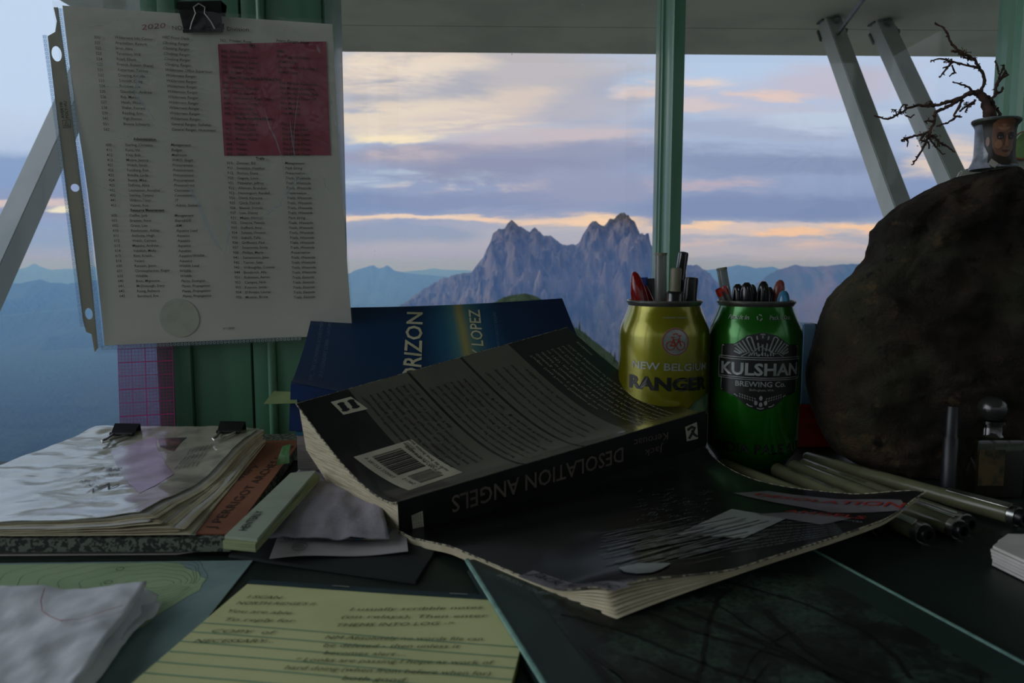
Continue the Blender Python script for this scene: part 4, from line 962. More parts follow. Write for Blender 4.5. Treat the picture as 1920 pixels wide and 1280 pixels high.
t = thing('blue_book', 'dark blue paperback with HORIZON title resting at a slant below the window', 'book', at(700, 760, .50))
HFL, HFR = Vector((-.1512, .505, .0660)), Vector((.078, .502, .0250))
HBL, HBR = at(588, 577, .634), at(1054, 559, .650)
HW_, HH_ = .221, .152
PHz_ = bilin(HFL, HFR, HBR, HBL, HW_, HH_)
def PHz(u, v): return PHz_(u, v)+Vector((0, 0, -.0045*math.sin(math.pi*max(0, min(1, v/HH_)))*(1-.3*u/HW_)+.0022*math.exp(-max(v,0)/.006)-0.002*math.sin(math.pi*u/HW_)))
b = bmesh.new(); sheet(b, PHz, HW_, HH_, 30, 24, .0006); o = finish('front_cover', b, BLUE, t)
add_uv(o, lambda c: ((c.x-HFL.x*(1-(c.y-.505)/.135)-HBL.x*((c.y-.505)/.135))/(.229*(1-(c.y-.505)/.135)+.214*(c.y-.505)/.135), c.z*5))
b = bmesh.new(); prism(b, [(-.1535, .5045, .0338), (-.03, .5025, .0338), (-.03, .5030, .0440), (-.1514, .5050, .0672)], (0, .0008, 0), .0003); finish('spine', b, mat('blue_spine', (18, 46, 96), .42, spec=.3), t)
b = bmesh.new(); shell(b, lambda u, v: PHz(u*.995+.0006, v*.985+.0012)-Vector((0, 0, .0008)), lambda u, v: Vector((-.150+u+(-.010*v/HH_), .5065+v*.93, .0345)), HW_*.6, HH_*.97, 14, 14); finish('page_block', b, PAGES, t)
b = bmesh.new(); prism(b, [(-.1525, .5055, .0336), (-.02, .5055, .0336), (-.02, .645, .0336), (-.160, .645, .0336)], (0, 0, .0005)); finish('back_cover', b, mat('blue_back', (24, 50, 100), .35), t)
HL = mat('pale_title_print', (196, 192, 158), .45, (180, 176, 140), 60); HD = mat('grey_blue_print', (78, 104, 132), .5)
b = bmesh.new()
text_px(b, PHz, 'HORIZON', (787, 742), (792, 586), cap=.0140, g0=(.09, .04), lift=.0004, bold=.015)
finish('title', b, HL, t, smooth=False); b = bmesh.new()
text_px(b, PHz, 'Y LOPEZ', (909, 672), (899, 581), cap=.0100, g0=(.14, .04), lift=.0004, bold=.012)
finish('author_name', b, HL, t, smooth=False)
b = bmesh.new()
text_px(b, PHz, 'EPIC... THE CROWNING ACHIEVEMENT', (586, 714), (608, 598), cap=.0030, g0=(.03, .04), lift=.0004); text_px(b, PHz, 'OF A LEGENDARY SCRIBE—NATURE', (604, 710), (622, 604), cap=.0030, g0=(.03, .04), lift=.0004)
finish('tagline', b, HD, t, smooth=False); b = bmesh.new()
text_px(b, PHz, 'AUTHOR OF ARCTIC DREAMS', (939, 665), (930, 585), cap=.0026, g0=(.15, .05), lift=.0004)
finish('author_note', b, HD, t, smooth=False)
b = FLAG[0]; tag(finish('page_flag', b, mat('pale_green_flag', (128, 148, 96), .5)), 'pale green paper flag sticking out left of the blue book spine', 'page flag')

# ================================================================== the black paperback
D = at(745, 941, .390); Cn = at(1322, 770, .502); Bf = at(1064, 613, .597); Af = at(556, 756, .490)
SL, CWd = .212, .136                       # spine length, cover width ; u along the spine from the near end, v from the spine to the fore-edge
_PB = bilin(D, Cn, Bf, Af, SL, CWd)
nb = ((Cn-D).cross(Af-D)).normalized()
if nb.z < 0: nb = -nb
def prof(t):                               # concave sag of the curled book
    t = max(0.0, min(1.0, t)); return math.sin(math.pi*t**0.72)
def PBk(u, v):
    s, q = u/SL, v/CWd
    return _PB(u, v)-nb*((.0118*(1-s)+.0112*s)*prof(q))
Dn = (at(748, 1034, .390)-D).normalized()   # spine goes down
def thick(u, q): s = u/SL; return (.0262+.0085*sm(q/.35)*(1-.35*q))*(1-.06*s)
def QBk(u, v):
    q = v/CWd; return PBk(u, v)+Dn*thick(u, q)+Vector((.010, -.003, 0))*sm(q)*.4
t = thing('black_paperback', 'worn black paperback lying face down with its front cover folded open', 'book', D+Dn*.026)
def PIN(P, d): return lambda u, v: P(u*.990+.001, v*.985+.0012)+Dn*d
b = bmesh.new(); shell(b, PIN(PBk, .0010), PIN(QBk, -.0006), SL, CWd, 30, 24)
PGM = mat('paperback_page_edges', (196, 186, 158), .85, (150, 140, 112), 16, spec=.2, stretch=(3, 3, 150), bump=.6, bscale=18, bdist=.001)
finish('page_block', b, PGM, t)
BCM = mat('black_cover', (17, 17, 19), .30, (24, 24, 25), 60, spec=.3, coat=.9, crough=.10)
BSM = mat('black_spine_cover', (15, 15, 17), .45, (22, 22, 23), 60, spec=.15)
b = bmesh.new(); sheet(b, PBk, SL, CWd, 40, 40, .0005); finish('back_cover', b, BCM, t)
SPN_ = lambda u, v: PBk(u, 0)+Dn*v*(thick(u, 0)/.0262)
def SPN(u, v): return SPN_(u, v)+(-nb.cross(Dn)).normalized()*0+Vector((.5, -.86, 0))*(.0006+.0008*math.sin(math.pi*v/.0262))
e_ = normal(SPN, .1, .013); NSG = 1 if e_.y < 0 else -1
b = bmesh.new(); sheet(b, SPN, SL, .0268, 40, 6, NSG*.0006); finish('spine', b, BSM, t)
# worn rims of paper along the cover edges
WORN = mat('worn_board_edge', (164, 156, 130), .8, (70, 66, 56), 400, lo=.45, hi=.55)
b = bmesh.new()
tube(b, [PBk(-.0002, CWd*k/24)-nb*.0003 for k in range(25)], .00055, 6); tube(b, [PBk(SL*k/30, CWd)-nb*.0002 for k in range(31)], .0003, 6)
finish('worn_edge', b, WORN, t)
b = bmesh.new(); tube(b, [PBk(SL*k/60, 0)+Vector((.3, -.7, .2))*.0006 for k in range(61)], [.00028+.0003*max(0, fn(k*.9)) for k in range(61)], 5); finish('worn_spine_crease', b, mat('scuffed_black', (58, 64, 54), .7, (24, 24, 22), 300), t)
# grey brown panels and print of the back cover
PANEL = mat('grey_panel_print', (84, 82, 72), .30, (78, 76, 68), 30, spec=.3, coat=.9, crough=.10)
b = bmesh.new()
def panel(x0, x1): poly_uv(b, PBk, [(x0, .0016), (x1, .0016), (x1, CWd-.0004), (x0, CWd-.0004)], lift=.00012, cuts=24)
ue = lambda x, y: inv(PBk, x, y, (.08, .06))[0]
pe = [ue(718, 706), ue(812, 682), ue(818, 680), ue(897, 657), ue(903, 655), ue(982, 634)]
pb = [.0345, .0765, .0785, .1175, .1195, .158]
for k in range(3): panel(pb[2*k], pb[2*k+1])
finish('printed_panel', b, PANEL, t)
# lighter brown band close to the spine, on either side of the panels
b = bmesh.new(); poly_uv(b, PBk, [(.004, .0016), (.0345, .0016), (.0345, .020), (.004, .026)], lift=.00014, cuts=10); BBM = mat('brown_cover_band', (60, 50, 46), .3, (46, 40, 36), 40, spec=.3, coat=.9, crough=.10); finish('brown_band', b, BBM, t); b = bmesh.new(); poly_uv(b, PBk, [(.158, .0016), (.206, .0016), (.206, .010), (.158, .018)], lift=.00014, cuts=8)
finish('brown_band', b, BBM, t)
def block(b, s_lines, u0, v1, dv, cap, mi=0, w=None):
    for k, s in enumerate(s_lines): text_uv(b, PBk, s, (u0[0]+k*u0[1], v1), (0, -1), w[k] if isinstance(w, list) else None, cap, lift=.0004, flip=1)
# text reads from the fore-edge towards the spine when the book is turned; lines stack along the spine
PTX = mat('dark_panel_text', (34, 32, 26), .4); WTX = mat('pale_cover_text', (150, 146, 132), .45)
b = bmesh.new(); rr = random.Random(9)
def para(b, lines, u_first, du, v0, cap):
    for k, s in enumerate(lines): text_uv(b, PBk, s, (u_first+du*k, v0), (0, -1), None, cap, lift=.0004, flip=-1 if FLIP else 1)
FLIP = False
p1 = ['"This book is Kerouac in miniature, it records', 'everything that entered his mind and all that', 'was seen, and in the end of the road he had', 'found nothing: Cody Pomeray, William Seward', 'Burroughs, Irwin Garden, the Void itself and', 'Allen Ginsberg too, Gary Snyder, Jack Kerouac', 'Jack Duluoz a lonely fire lookout and now it', 'was S. Burroughs Tell."']
p2 = ['"Kerouac has the openness and sensitivity of', 'the finest poets and most of the awareness of', 'the American tradition. Desolation Angels is', 'a classic of the road and of the human heart', 'with the angels of a whole generation and all', 'of their desolation upon the mountain."', '                              —The Nation']
p3 = ['"One of the most true, most comic and most', 'grateful journeys of an American writer, and', 'a prose that never ever ceases in movement', 'and music, full of warmth and of sadness."', '                 —NELSON ALGREN']
for j, (pp_, ua, ub) in enumerate(((p1, .040, .0725), (p2, .083, .113), (p3, .126, .153))):
    n = len(pp_)
    for k, s in enumerate(pp_):
        u = ub-(ub-ua)*k/(n-1) if False else ua+(ub-ua)*k/(n-1)
        text_uv(b, PBk, s, (u, CWd-.022 if j else CWd-.012), (0, -1), min(.098, .0019*len(s)+.012), .0021, lift=.0004, flip=-1, bold=.01)
finish('panel_text', b, PTX, t, smooth=False)
b = bmesh.new()
p4 = ['BIOGRAPHY', 'With the publication of On the Road in 1957, Jack Kerouac', 'became the spokesman and the image of the Beat Generation', 'Jack Duluoz, chronicled all his life to that point in spare', 'Desolation Angels, covers a key year of Kerouac life, 1956', 'to 1957, the last year he lived a life of obscurity, and', 'climbed to Desolation Peak, a fire lookout for Smith, Gary', 'Ginsberg, William S. Burroughs, in thinly veiled Mexico', 'Tangier. Deep Form in Desolation Rises']
for k, s in enumerate(p4):
    text_uv(b, PBk, s, (.2035-.0047*k if k else .2075, CWd-.018), (0, -1), min(.106, .0019*len(s)), .0021, lift=.0004, flip=-1)
finish('blurb_text', b, WTX, t, smooth=False)
# small publisher mark and price barcode
LBL = mat('pale_label', (172, 166, 146), .5); b = bmesh.new()
a0 = [inv(PBk, x, y, (.02, .1)) for x, y in ((620, 754), (658, 744), (690, 767), (644, 778))]
poly_uv(b, PBk, a0, lift=.0003, cuts=3); finish('publisher_mark', b, LBL, t)
b = bmesh.new(); cu_ = sum(p[0] for p in a0)/4; cv_ = sum(p[1] for p in a0)/4
for k in (-1, 1): 
    poly_uv(b, PBk, circ(cu_+k*.0034, cv_, .0019, 16, .0052), lift=.0005)
    poly_uv(b, PBk, circ(cu_+k*.0034, cv_-.0035, .0026, 12, .0015), lift=.00052); poly_uv(b, PBk, circ(cu_+k*.0034, cv_+.0035, .0024, 12, .0016), lift=.00052)
finish('mark_print', b, INK, t, smooth=False)
bcq = [(663, 857), (772, 824), (868, 886), (766, 920)]
a0 = [inv(PBk, x, y, (.02, .04)) for x, y in bcq]; b = bmesh.new(); poly_uv(b, PBk, a0, lift=.0003, cuts=8); finish('barcode_label', b, LBL, t)
b = bmesh.new()
def bq(s, q): return tuple((a0[0][i]*(1-s)+a0[1][i]*s)*(1-q)+(a0[3][i]*(1-s)+a0[2][i]*s)*q for i in (0, 1))
rr = random.Random(4); s = .0
q = .10
while q < .60:
    w_ = rr.choice([.006, .01, .016, .022]); 
    poly_uv(b, PBk, [bq(.22, q), bq(.72, q), bq(.72, q+w_), bq(.22, q+w_)], lift=.00045, cuts=3); q += w_+rr.choice([.006, .01, .014])
q = .68
while q < .92:
    w_ = rr.choice([.006, .01]); poly_uv(b, PBk, [bq(.30, q), bq(.72, q), bq(.72, q+w_), bq(.30, q+w_)], lift=.00045, cuts=2); q += w_+.012
for txt_, q0, q1, sx in (('9 781573 225052', .08, .62, .16), ('51395', .70, .90, .24), ('ISBN 1-57322-505-3', .10, .75, .84), ('US $13.95', .03, .2, .9)):
    p0, p1 = bq(sx, q0), bq(sx, q1); d_ = (p1[0]-p0[0], p1[1]-p0[1]); L_ = math.hypot(*d_); text_uv(b, PBk, txt_, p0, (d_[0]/L_, d_[1]/L_), L_, .0022, lift=.00045, flip=1 if False else -1)
finish('barcode_print', b, INK, t, smooth=False)
# spine lettering, upside down as the book lies
SG = mat('muted_spine_print', (104, 92, 82), .5, (88, 78, 70), 60, spec=.2)
b = bmesh.new()
def spt(s, x0, y0, x1, y1, cap, **k): text_px(b, SPN, s, (x0, y0), (x1, y1), cap=cap, lift=.0004, flip=-1 if SFL else 1, nsign=NSG, **k)
SFL = NSG < 0
spt('DESOLATION ANGELS', 1168, 838, 846, 930, .0100, g0=(.1, .01), bold=.008, )
finish('spine_title', b, SG, t, smooth=False)
b = bmesh.new(); spt('Jack', 1243, 834, 1208, 843, .0052, g0=(.15, .01)); spt('Kerouac', 1252, 810, 1188, 824, .0052, g0=(.15, .01)); finish('spine_author', b, SG, t, smooth=False)
b = bmesh.new(); poly_px(b, SPN, [(1284, 800), (1306, 791), (1308, 822), (1287, 827)], g0=(.19, .01), lift=.0003, nsign=NSG, cuts=2); finish('publisher_logo', b, LBL, t, smooth=False); b = bmesh.new()
poly_px(b, SPN, [(771, 966), (792, 957), (795, 998), (775, 1006)], g0=(.01, .01), lift=.0003, nsign=NSG, cuts=2); finish('spine_label', b, LBL, t, smooth=False)
b = bmesh.new()
for k in range(4): text_px(b, SPN, 'FICTION', (775+k*4.5, 965+k*-1), (779+k*4.5, 1001+k*-1), cap=.0007, g0=(.01, .01), lift=.0005, nsign=NSG)
line_uv(b, SPN, [inv(SPN, x, y, (.19, .01)) for x, y in ((1288, 806), (1296, 800), (1302, 802), (1298, 810), (1291, 822))], .0022, lift=.0005, nsign=NSG); line_uv(b, SPN, [inv(SPN, x, y, (.19, .01)) for x, y in ((1296, 806), (1301, 814), (1307, 818))], .0016, lift=.0005, nsign=NSG)
finish('spine_label_print', b, INK, t, smooth=False)

# front cover and first pages folded open towards the viewer
F00 = D+Dn*.0262; F10 = SPN(SL, .0262); F11 = at(1737, 941, .385); F01 = on(1168, 1150, .0112)
F00.z = max(F00.z, .004)
CWf = .140
_PF = bilin(F00, F10, F11, F01, SL, CWf)
def FC(u, v):                                # u along the spine, v away from it
    s, q = u/SL, v/CWf; s_ = max(0, min(1, s)); q_ = max(0, min(1, q))
    p = _PF(u, v)
    sag = (.0165*s_*math.sin(math.pi*q_**.7)*(1-.55*q_))
    roll = .0035*math.exp(-((q_-.04)/.05)**2)*(1-s_)
    p.z += -sag-roll+.0012*math.sin(s_*6)*q_+.006*(sm((s_-.82)/.18)*sm((q_-.7)/.3))
    p.z = max(p.z, .0052+.0008*s_+.0036*sm((q_-.10)/.22)*sm((.95-s_)/.3))
    if q_ < .12 and s_ < .25: p += Vector((.002, -.004, 0))*math.sin(math.pi*q_/.12)*(1-s_/.25)
    k_ = sm((q_-.74)/.26)*sm((.34-s_)/.34)       # curled corner
    p += Vector((-.004, .012, .0045))*k_
    return p
def pg(d, e, cur):
    def Q(u, v):
        s, q = u/SL, v/CWf; p = FC(u*.998, v)
        k_ = sm((q-.74)/.26)*sm((.34-s)/.34)
        p += Vector((.004, -.012, -.0045))*k_*cur
        return p+Vector((0, 0, -d))
    return Q
for k in range(7):
    b = bmesh.new(); sheet(b, pg(.0007+.0005*k, 0, .18+.12*k), SL*(.985+.002*(k % 3)), CWf*(.985-.004*(k % 2)), 36, 26, -.00030); finish('loose_page', b, CREAM, t, angle=180)
b = bmesh.new(); sheet(b, lambda u, v: pg(.0004, 0, .2)(u, v)+Vector((0, 0, 0)), SL*1.0, CWf*.93, 4, 26, .0003, SL*.97, 0); b.free()
FCM = mat('front_cover_print', (26, 25, 27), .4, (14, 14, 16), 25, spec=.2, coat=.25, crough=.15)
b = bmesh.new(); sheet(b, FC, SL, CWf, 44, 34, -.0004); finish('front_cover', b, FCM, t)
b = bmesh.new(); tube(b, [FC(0, CWf*k/24) for k in range(25)]+[FC(SL*k/40, CWf) for k in range(1, 41)], .00045, 6); tube(b, [FC(SL, CWf*k/24) for k in range(25)], .0003, 5); finish('worn_cover_rim', b, WORN, t)
b = bmesh.new(); g_ = (.1, .08)
def fq(pts, **k): poly_uv(b, FC, [inv(FC, x, y, g_) for x, y in pts], lift=k.get('lift', .0004), cuts=k.get('cuts', 14), nsign=-1)
fq([(1268, 1003), (1372, 955), (1476, 972), (1394, 1010)]); finish('white_patch', b, mat('cover_white', (150, 154, 150), .35), t)
GBM = mat('cover_grey_band', (110, 104, 108), .35, (96, 90, 94), 60)
for pts_, lf in (([(972, 1082), (1000, 1070), (1185, 1100), (1150, 1110), (1080, 1104)], .0004), ([(1375, 925), (1440, 921), (1690, 938), (1702, 958), (1560, 962)], .0004), ([(1416, 965), (1500, 960), (1600, 972), (1540, 985)], .0005)):
    b = bmesh.new(); fq(pts_, lift=lf); finish('grey_band', b, GBM, t)
b = bmesh.new(); text_px(b, FC, 'Jack Kerouac', (990, 1078), (1150, 1108), cap=.0062, g0=(.02, .1), nsign=-1, flip=-1, lift=.0009, shear=.2); finish('author_print', b, INK, t, smooth=False)
b = bmesh.new(); text_px(b, FC, 'DESOLATION', (1412, 930), (1690, 955), cap=.0058, g0=g_, nsign=-1, flip=-1, lift=.0009, bold=.01); text_px(b, FC, 'ANGELS', (1470, 962), (1620, 976), cap=.0055, g0=g_, nsign=-1, flip=-1, lift=.0009, bold=.01); finish('red_title', b, mat('red_print', (150, 44, 40), .4), t, smooth=False)
b = bmesh.new()
PPM = mat('cover_pale_print', (120, 132, 128), .4)
text_px(b, FC, 'A NOVEL', (1560, 976), (1618, 983), cap=.0025, g0=g_, nsign=-1, flip=-1, lift=.0009)
for k in range(8): text_px(b, FC, 'Desolation peak and angel roads of the lonesome traveler', (1375+k*14-k*k*1.0, 1038-k*8), (1585-k*4+k*1, 1002-k*3), cap=.0016, g0=g_, nsign=-1, flip=-1, lift=.0009)
finish('pale_print', b, PPM, t, smooth=False); b = bmesh.new()
text_px(b, FC, 'INTRODUCTION BY JOYCE JOHNSON', (930, 1082), (1085, 1112), cap=.003, g0=(.02, .1), nsign=-1, flip=-1, lift=.0009)
finish('introduction_print', b, PPM, t, smooth=False)
b = bmesh.new(); rr = random.Random(2)       # streaks of the cover photograph: hair, coat, brickwork
for k in range(70):
    x, y = rr.uniform(1120, 1290), rr.uniform(1000, 1062); l_ = rr.uniform(20, 70); a = inv(FC, x, y, g_)
    line_uv(b, FC, [(a[0]+.00011*l_*i*1.6, a[1]+.0006*math.sin(i*1.3+k)+.0006*i) for i in range(6)], rr.uniform(.0003, .0011), lift=.0006, nsign=-1)
for k in range(60):
    x, y = rr.uniform(1190, 1330), rr.uniform(918, 980); a = inv(FC, x, y, g_); line_uv(b, FC, [(a[0]+.0016*i, a[1]+.0008*math.sin(i*2+k)) for i in range(4)], rr.uniform(.0002, .0005), lift=.0006, nsign=-1)
finish('photo_streaks', b, mat('photo_highlights', (96, 100, 100), .35, (60, 64, 64), 200), t, smooth=False)
b = bmesh.new(); poly_px(b, FC, [(1160, 1066), (1200, 1058), (1258, 1058), (1246, 1066), (1222, 1076), (1195, 1078), (1170, 1074)], g0=g_, lift=.0007, cuts=8, nsign=-1); finish('photo_collar', b, mat('photo_white', (128, 134, 132), .35), t, smooth=False)

# ================================================================== dark green picture book at lower right
t = thing('picture_book', 'dark green bordered book with a dark forest picture in the lower right', 'book', on(1300, 1200, 0))
g0_, g1_ = Vector((-.0215, .3455, 0)), Vector((.1475, .3632, 0)); dn = Vector((.0305, -.0995, 0)).normalized()
GB = mat('bottle_green_board', (30, 50, 44), .5, (26, 44, 39), 30, coat=.2); GE = mat('lit_green_edge', (108, 144, 132), .6, (86, 122, 112), 200)
TH = .0072
c_ = [g0_, g1_, g1_+dn*.24, g0_+dn*.24]
b = bmesh.new(); prism(b, [p+Vector((0, 0, .0004)) for p in c_], (0, 0, .0018), .0005); prism(b, [p+Vector((0, 0, TH-.0018)) for p in c_], (0, 0, .0018), .0005); finish('cover', b, GB, t)
ins = [c_[0]+(g1_-g0_).normalized()*.0018+dn*.003, c_[1]-(g1_-g0_).normalized()*.0018+dn*.003, c_[2]-(g1_-g0_).normalized()*.0018, c_[3]+(g1_-g0_).normalized()*.0018]
b = bmesh.new(); prism(b, [p+Vector((0, 0, .0022)) for p in ins], (0, 0, TH-.0042)); finish('page_block', b, mat('dim_page_edges', (96, 120, 110), .8, (70, 90, 84), 30, stretch=(1, 1, 120)), t)
b = bmesh.new()
for (p, q_) in ((c_[0], c_[3]), (c_[1], c_[2])): tube(b, [p+Vector((0, 0, TH-.0006)), q_+Vector((0, 0, TH-.0006))], .0012, 8)  # pale tubes: light catching the board sides, put into the colour
finish('lit_board_rim', b, GE, t)
PK = bilin(*[p+Vector((0, 0, TH)) for p in (c_[3], c_[2], c_[1], c_[0])], .17, .24)
b = bmesh.new(); poly_uv(b, PK, [(.019, .0), (.151, .0), (.151, .212), (.019, .212)], lift=.0002); 
FOR = bpy.data.materials.new('forest_picture'); FOR.use_nodes = True; n_ = NT(FOR.node_tree); p_ = n_.n['Principled BSDF']; co = n_.node('ShaderNodeTexCoord').outputs['Object']
c1 = n_.mix(n_.smooth(n_.noise(co, 34, 7, .7), .40, .64), lin((14, 20, 18)), lin((62, 84, 72)))
c1 = n_.mix(n_.smooth(n_.noise(co, 400, 3, .7), .4, .7), c1, lin((12, 16, 15))); n_.put(p_.inputs['Base Color'], c1); p_.inputs['Roughness'].default_value = .4
finish('cover_picture', b, FOR, t, smooth=False)
b = bmesh.new(); rr = random.Random(8)
for k in range(26):
    x = rr.uniform(.022, .13); y = rr.uniform(.0, .12); pts = []; a = rr.uniform(.9, 2.4)
    for i in range(14):
        pts.append((x, y)); a += rr.uniform(-.28, .28); x += .0075*math.cos(a); y += .0075*math.sin(a)
        if not (.021 < x < .149 and 0 <= y < .21): break
    if len(pts) > 2: line_uv(b, PK, pts, rr.choice([.0005, .0009, .0016, .003]), lift=.0004)
finish('branch_print', b, mat('black_branches', (8, 11, 10), .45), t, smooth=False)

# ================================================================== drawing pens on the desk
OLIVE = mat('olive_barrel', (104, 104, 78), .35, (96, 96, 72), 60, coat=.3)
def drawing_pen(tail, nose, z0, z1, r, label, roll=.3, flip=False):
    a = on(*tail, z0); c = on(*nose, z1); ax = (c-a).normalized(); L_ = (c-a).length
    t = thing('drawing_pen', label, 'pen', a, 'olive drawing pens lying on the desk')
    b = bmesh.new(); cap = L_*.30
    lathe(b, [(r*.80, 0), (r*.92, .0010), (r*.92, L_-cap), ], a, ax, 20); finish('barrel', b, OLIVE, t)
    b = bmesh.new(); lathe(b, [(r*.98, L_-cap), (r, L_-cap+.001), (r, L_-.009), (r*.96, L_-.008)], a, ax, 20); finish('cap', b, OLIVE, t)
    b = bmesh.new(); lathe(b, [(r*.90, L_-.0082), (r*.90, L_-.001), (r*.8, L_), (r*.5, L_), (r*.48, L_-.003)], a, ax, 20); finish('cap_end', b, BLKP, t)
    s = ax.cross(Vector((0, 0, 1))).normalized(); up = s.cross(ax); v = (up*math.cos(roll)+s*math.sin(roll)).normalized(); w_ = v.cross(ax)
    b = bmesh.new(); p0 = a+ax*(L_-cap*.95)+v*(r+.0012); p1 = a+ax*(L_-.006)+v*(r+.0014)
    prism(b, [p0+w_*.0015, p0-w_*.0015, p1-w_*.0022, p1+w_*.0022], v*.0006, .0002)
    lathe(b, [(r*1.06, L_-.0075), (r*1.06, L_-.0035)], a, ax, 20); 
    finish('metal_clip', b, CHROME, t)
    b = bmesh.new()
    for k in range(2):
        n = 10; base = a+ax*(.018+.020*k)
        Pp = lambda u, q, base=base: base+ax*u+(v*math.cos(q/r+.3)+w_*math.sin(q/r+.3))*(r*.92)
        vs0 = normal(Pp, .01, 0); ns = 1 if vs0.dot(v) > 0 else -1
        text_uv(b, Pp, ('0.5 mm', 'PIGMENT LINER 05')[k], (0, -.001), (1, 0), None, .0020, lift=.0003, nsign=ns, flip=1)
    finish('barrel_text', b, INK, t, smooth=False)
    return t
R_ = .0053
pens = [((1512, 858), (1922, 972), .0056, .0062, 'olive drawing pen furthest back in the bundle, reaching the right frame edge'),
        ((1506, 870), (1822, 984), .0056, .0060, 'olive drawing pen second from the back, clip turned up'),
        ((1486, 874), (1808, 996), .0058, .0058, 'olive drawing pen third from the back with a black end'),
        ((1455, 880), (1742, 1004), .0056, .0056, 'nearest olive drawing pen of the bundle, chrome ring towards the viewer')]
for k, (a, c, z0, z1, lb) in enumerate(pens):
    drawing_pen(a, c, z0, z1, R_ if k != 1 else R_*.95, lb, (.5, .9, -.2, .6)[k])
drawing_pen((1355, 872), (1660, 990), .0056, .0056, R_, 'single olive drawing pen partly under the open front cover', .2)

# ================================================================== the drink cans
def can_profile(): return [(.0210, .003), (.0225, .0002), (.0245, .0008), (.0270, .0055), (.0310, .0105), (.0330, .0150), (.03305, .0960), (.0323, .1010), (.0300, .1070), (.0276, .1130), (.0266, .1160), (.0262, .1175)]
RIM = [(.0262, .1175), (.0266, .1185), (.0275, .1195), (.0277, .1208), (.0272, .1216), (.0262, .1214), (.0258, .1190), (.0256, .1120), (.0300, .1000), (.0320, .0900), (.0322, .02), (.0, .015)]
def can(label, cx, cy, z0, m, rot):
    t = thing('drink_can', label, 'can', (cx, cy, z0))
    b = bmesh.new(); lathe(b, can_profile(), (cx, cy, z0), seg=64, cap0=True, cap1=False); finish('body', b, m, t)
    b = bmesh.new(); lathe(b, RIM, (cx, cy, z0), seg=64, cap0=False, cap1=False); finish('rim', b, mat('aluminium_rim', (150, 150, 146), .35, (120, 120, 116), 90, metal=.9), t)
    pr = can_profile()
    def Pc(u, v):                            # u arc length around, v height
        r = .033
        for (r0, h0), (r1, h1) in zip(pr, pr[1:]):
            if h0 <= v <= h1 and h1 > h0: r = r0+(r1-r0)*(v-h0)/(h1-h0)
        a = rot+u/.033; return Vector((cx+r*math.sin(a), cy-r*math.cos(a), z0+v))
    return t, Pc
GRN = mat('green_can_paint', (26, 108, 16), .24, (20, 96, 14), 20, metal=.55, coat=.5); YLW = mat('yellow_can_paint', (132, 128, 12), .24, (122, 118, 10), 20, metal=.55, coat=.5, bump=.25, bscale=14, bdist=.002)
gx, gy = at(1413, 700, .548).x, .548; yx, yy = at(1243, 700, .552).x, .552
SILV = mat('silver_print', (150, 154, 150), .35, (120, 126, 122), 60, metal=.3); CBLK = mat('can_black_print', (10, 14, 10), .35)
t, Pc = can('green beer can with a black mountain emblem holding pens', gx, gy, .0004, GRN, math.atan2(0-gx, gy))
# emblem centre seen at pixel (1425, 700)
eu, ev = inv(Pc, 1428, 703, (0, .07))
def E(x, y, k=1.0): return (eu+x, ev+y)
shield = [(-.0335, .0125), (-.0335, .0215), (-.021, .0225), (-.011, .0290), (0, .0315), (.011, .0290), (.021, .0225), (.0335, .0215), (.0335, .0125), (.0365, .0125), (.0365, -.0035), (.0335, -.0035), (.0335, -.0135), (.020, -.0165), (.009, -.0245), (0, -.0268), (-.009, -.0245), (-.020, -.0165), (-.0335, -.0135), (-.0335, -.0035), (-.0365, -.0035), (-.0365, .0125)]
K = .95
def sc(p): return (eu+p[0]*K*.95, ev+p[1]*K)
b = bmesh.new(); poly_uv(b, Pc, [sc(p) for p in shield], lift=.00015, cuts=18); finish('emblem_ground', b, CBLK, t)
b = bmesh.new(); line_uv(b, Pc, [sc((p[0]*.965, p[1]*.95+.0002)) for p in shield], .0007, lift=.0003, closed=True)
for yy_ in (.0112, .0128, -.0022, -.0036): line_uv(b, Pc, [sc((-.035+.07*i/24, yy_)) for i in range(25)], .0005, lift=.0003)
for k in range(-9, 10):
    a = k*.135; c0 = (.0115*math.sin(a)*1.6, .0128+.0050*math.cos(a)); L2 = .0265-.009*abs(k)/9
    c1_ = (min(.032, max(-.032, L2*1.05*math.sin(a)*1.25)), .0128+min(.0165*math.cos(a), .0165)-.004*abs(k)/9)
    if abs(k) < 9: line_uv(b, Pc, [sc(c0), sc(c1_)], .0011, lift=.0003)
mt = [(-.0155, .0135), (-.010, .0165), (-.0075, .0160), (-.004, .0195), (-.001, .0212), (.002, .0192), (.005, .0185), (.009, .0158), (.012, .0160), (.0165, .0135)]
line_uv(b, Pc, [sc(p) for p in mt], .0006, lift=.0004)
for k in range(9): line_uv(b, Pc, [sc((-.010+.0023*k, .0138+.0010*(k % 3))), sc((-.0085+.0021*k, .0155+.0012*((k*2) % 3))), sc((-.0078+.002*k, .0142))], .0009, lift=.0004)
text_uv(b, Pc, 'KULSHAN', sc((-.0325, -.0002)), (1, 0), .065*K*.95, .0090*K, lift=.0004, bold=.03)
text_uv(b, Pc, 'BREWING Co.', sc((-.0195, -.0088)), (1, 0), .039*K*.95, .0040*K, lift=.0004, bold=.02)
text_uv(b, Pc, 'Bellingham, WA', sc((-.0085, -.0120)), (1, 0), .018*K*.95, .0016, lift=.0004)
for k in range(-8, 9):
    for s_ in (0, 1): 
        x_ = k*.0019; y_ = -.0150-.0042*(1-abs(k)/9.0)-.0018*s_
        if abs(k) > 1: line_uv(b, Pc, [sc((x_, y_)), sc((x_+.0009*(1 if k > 0 else -1), y_+.0012))], .0005, lift=.0004)
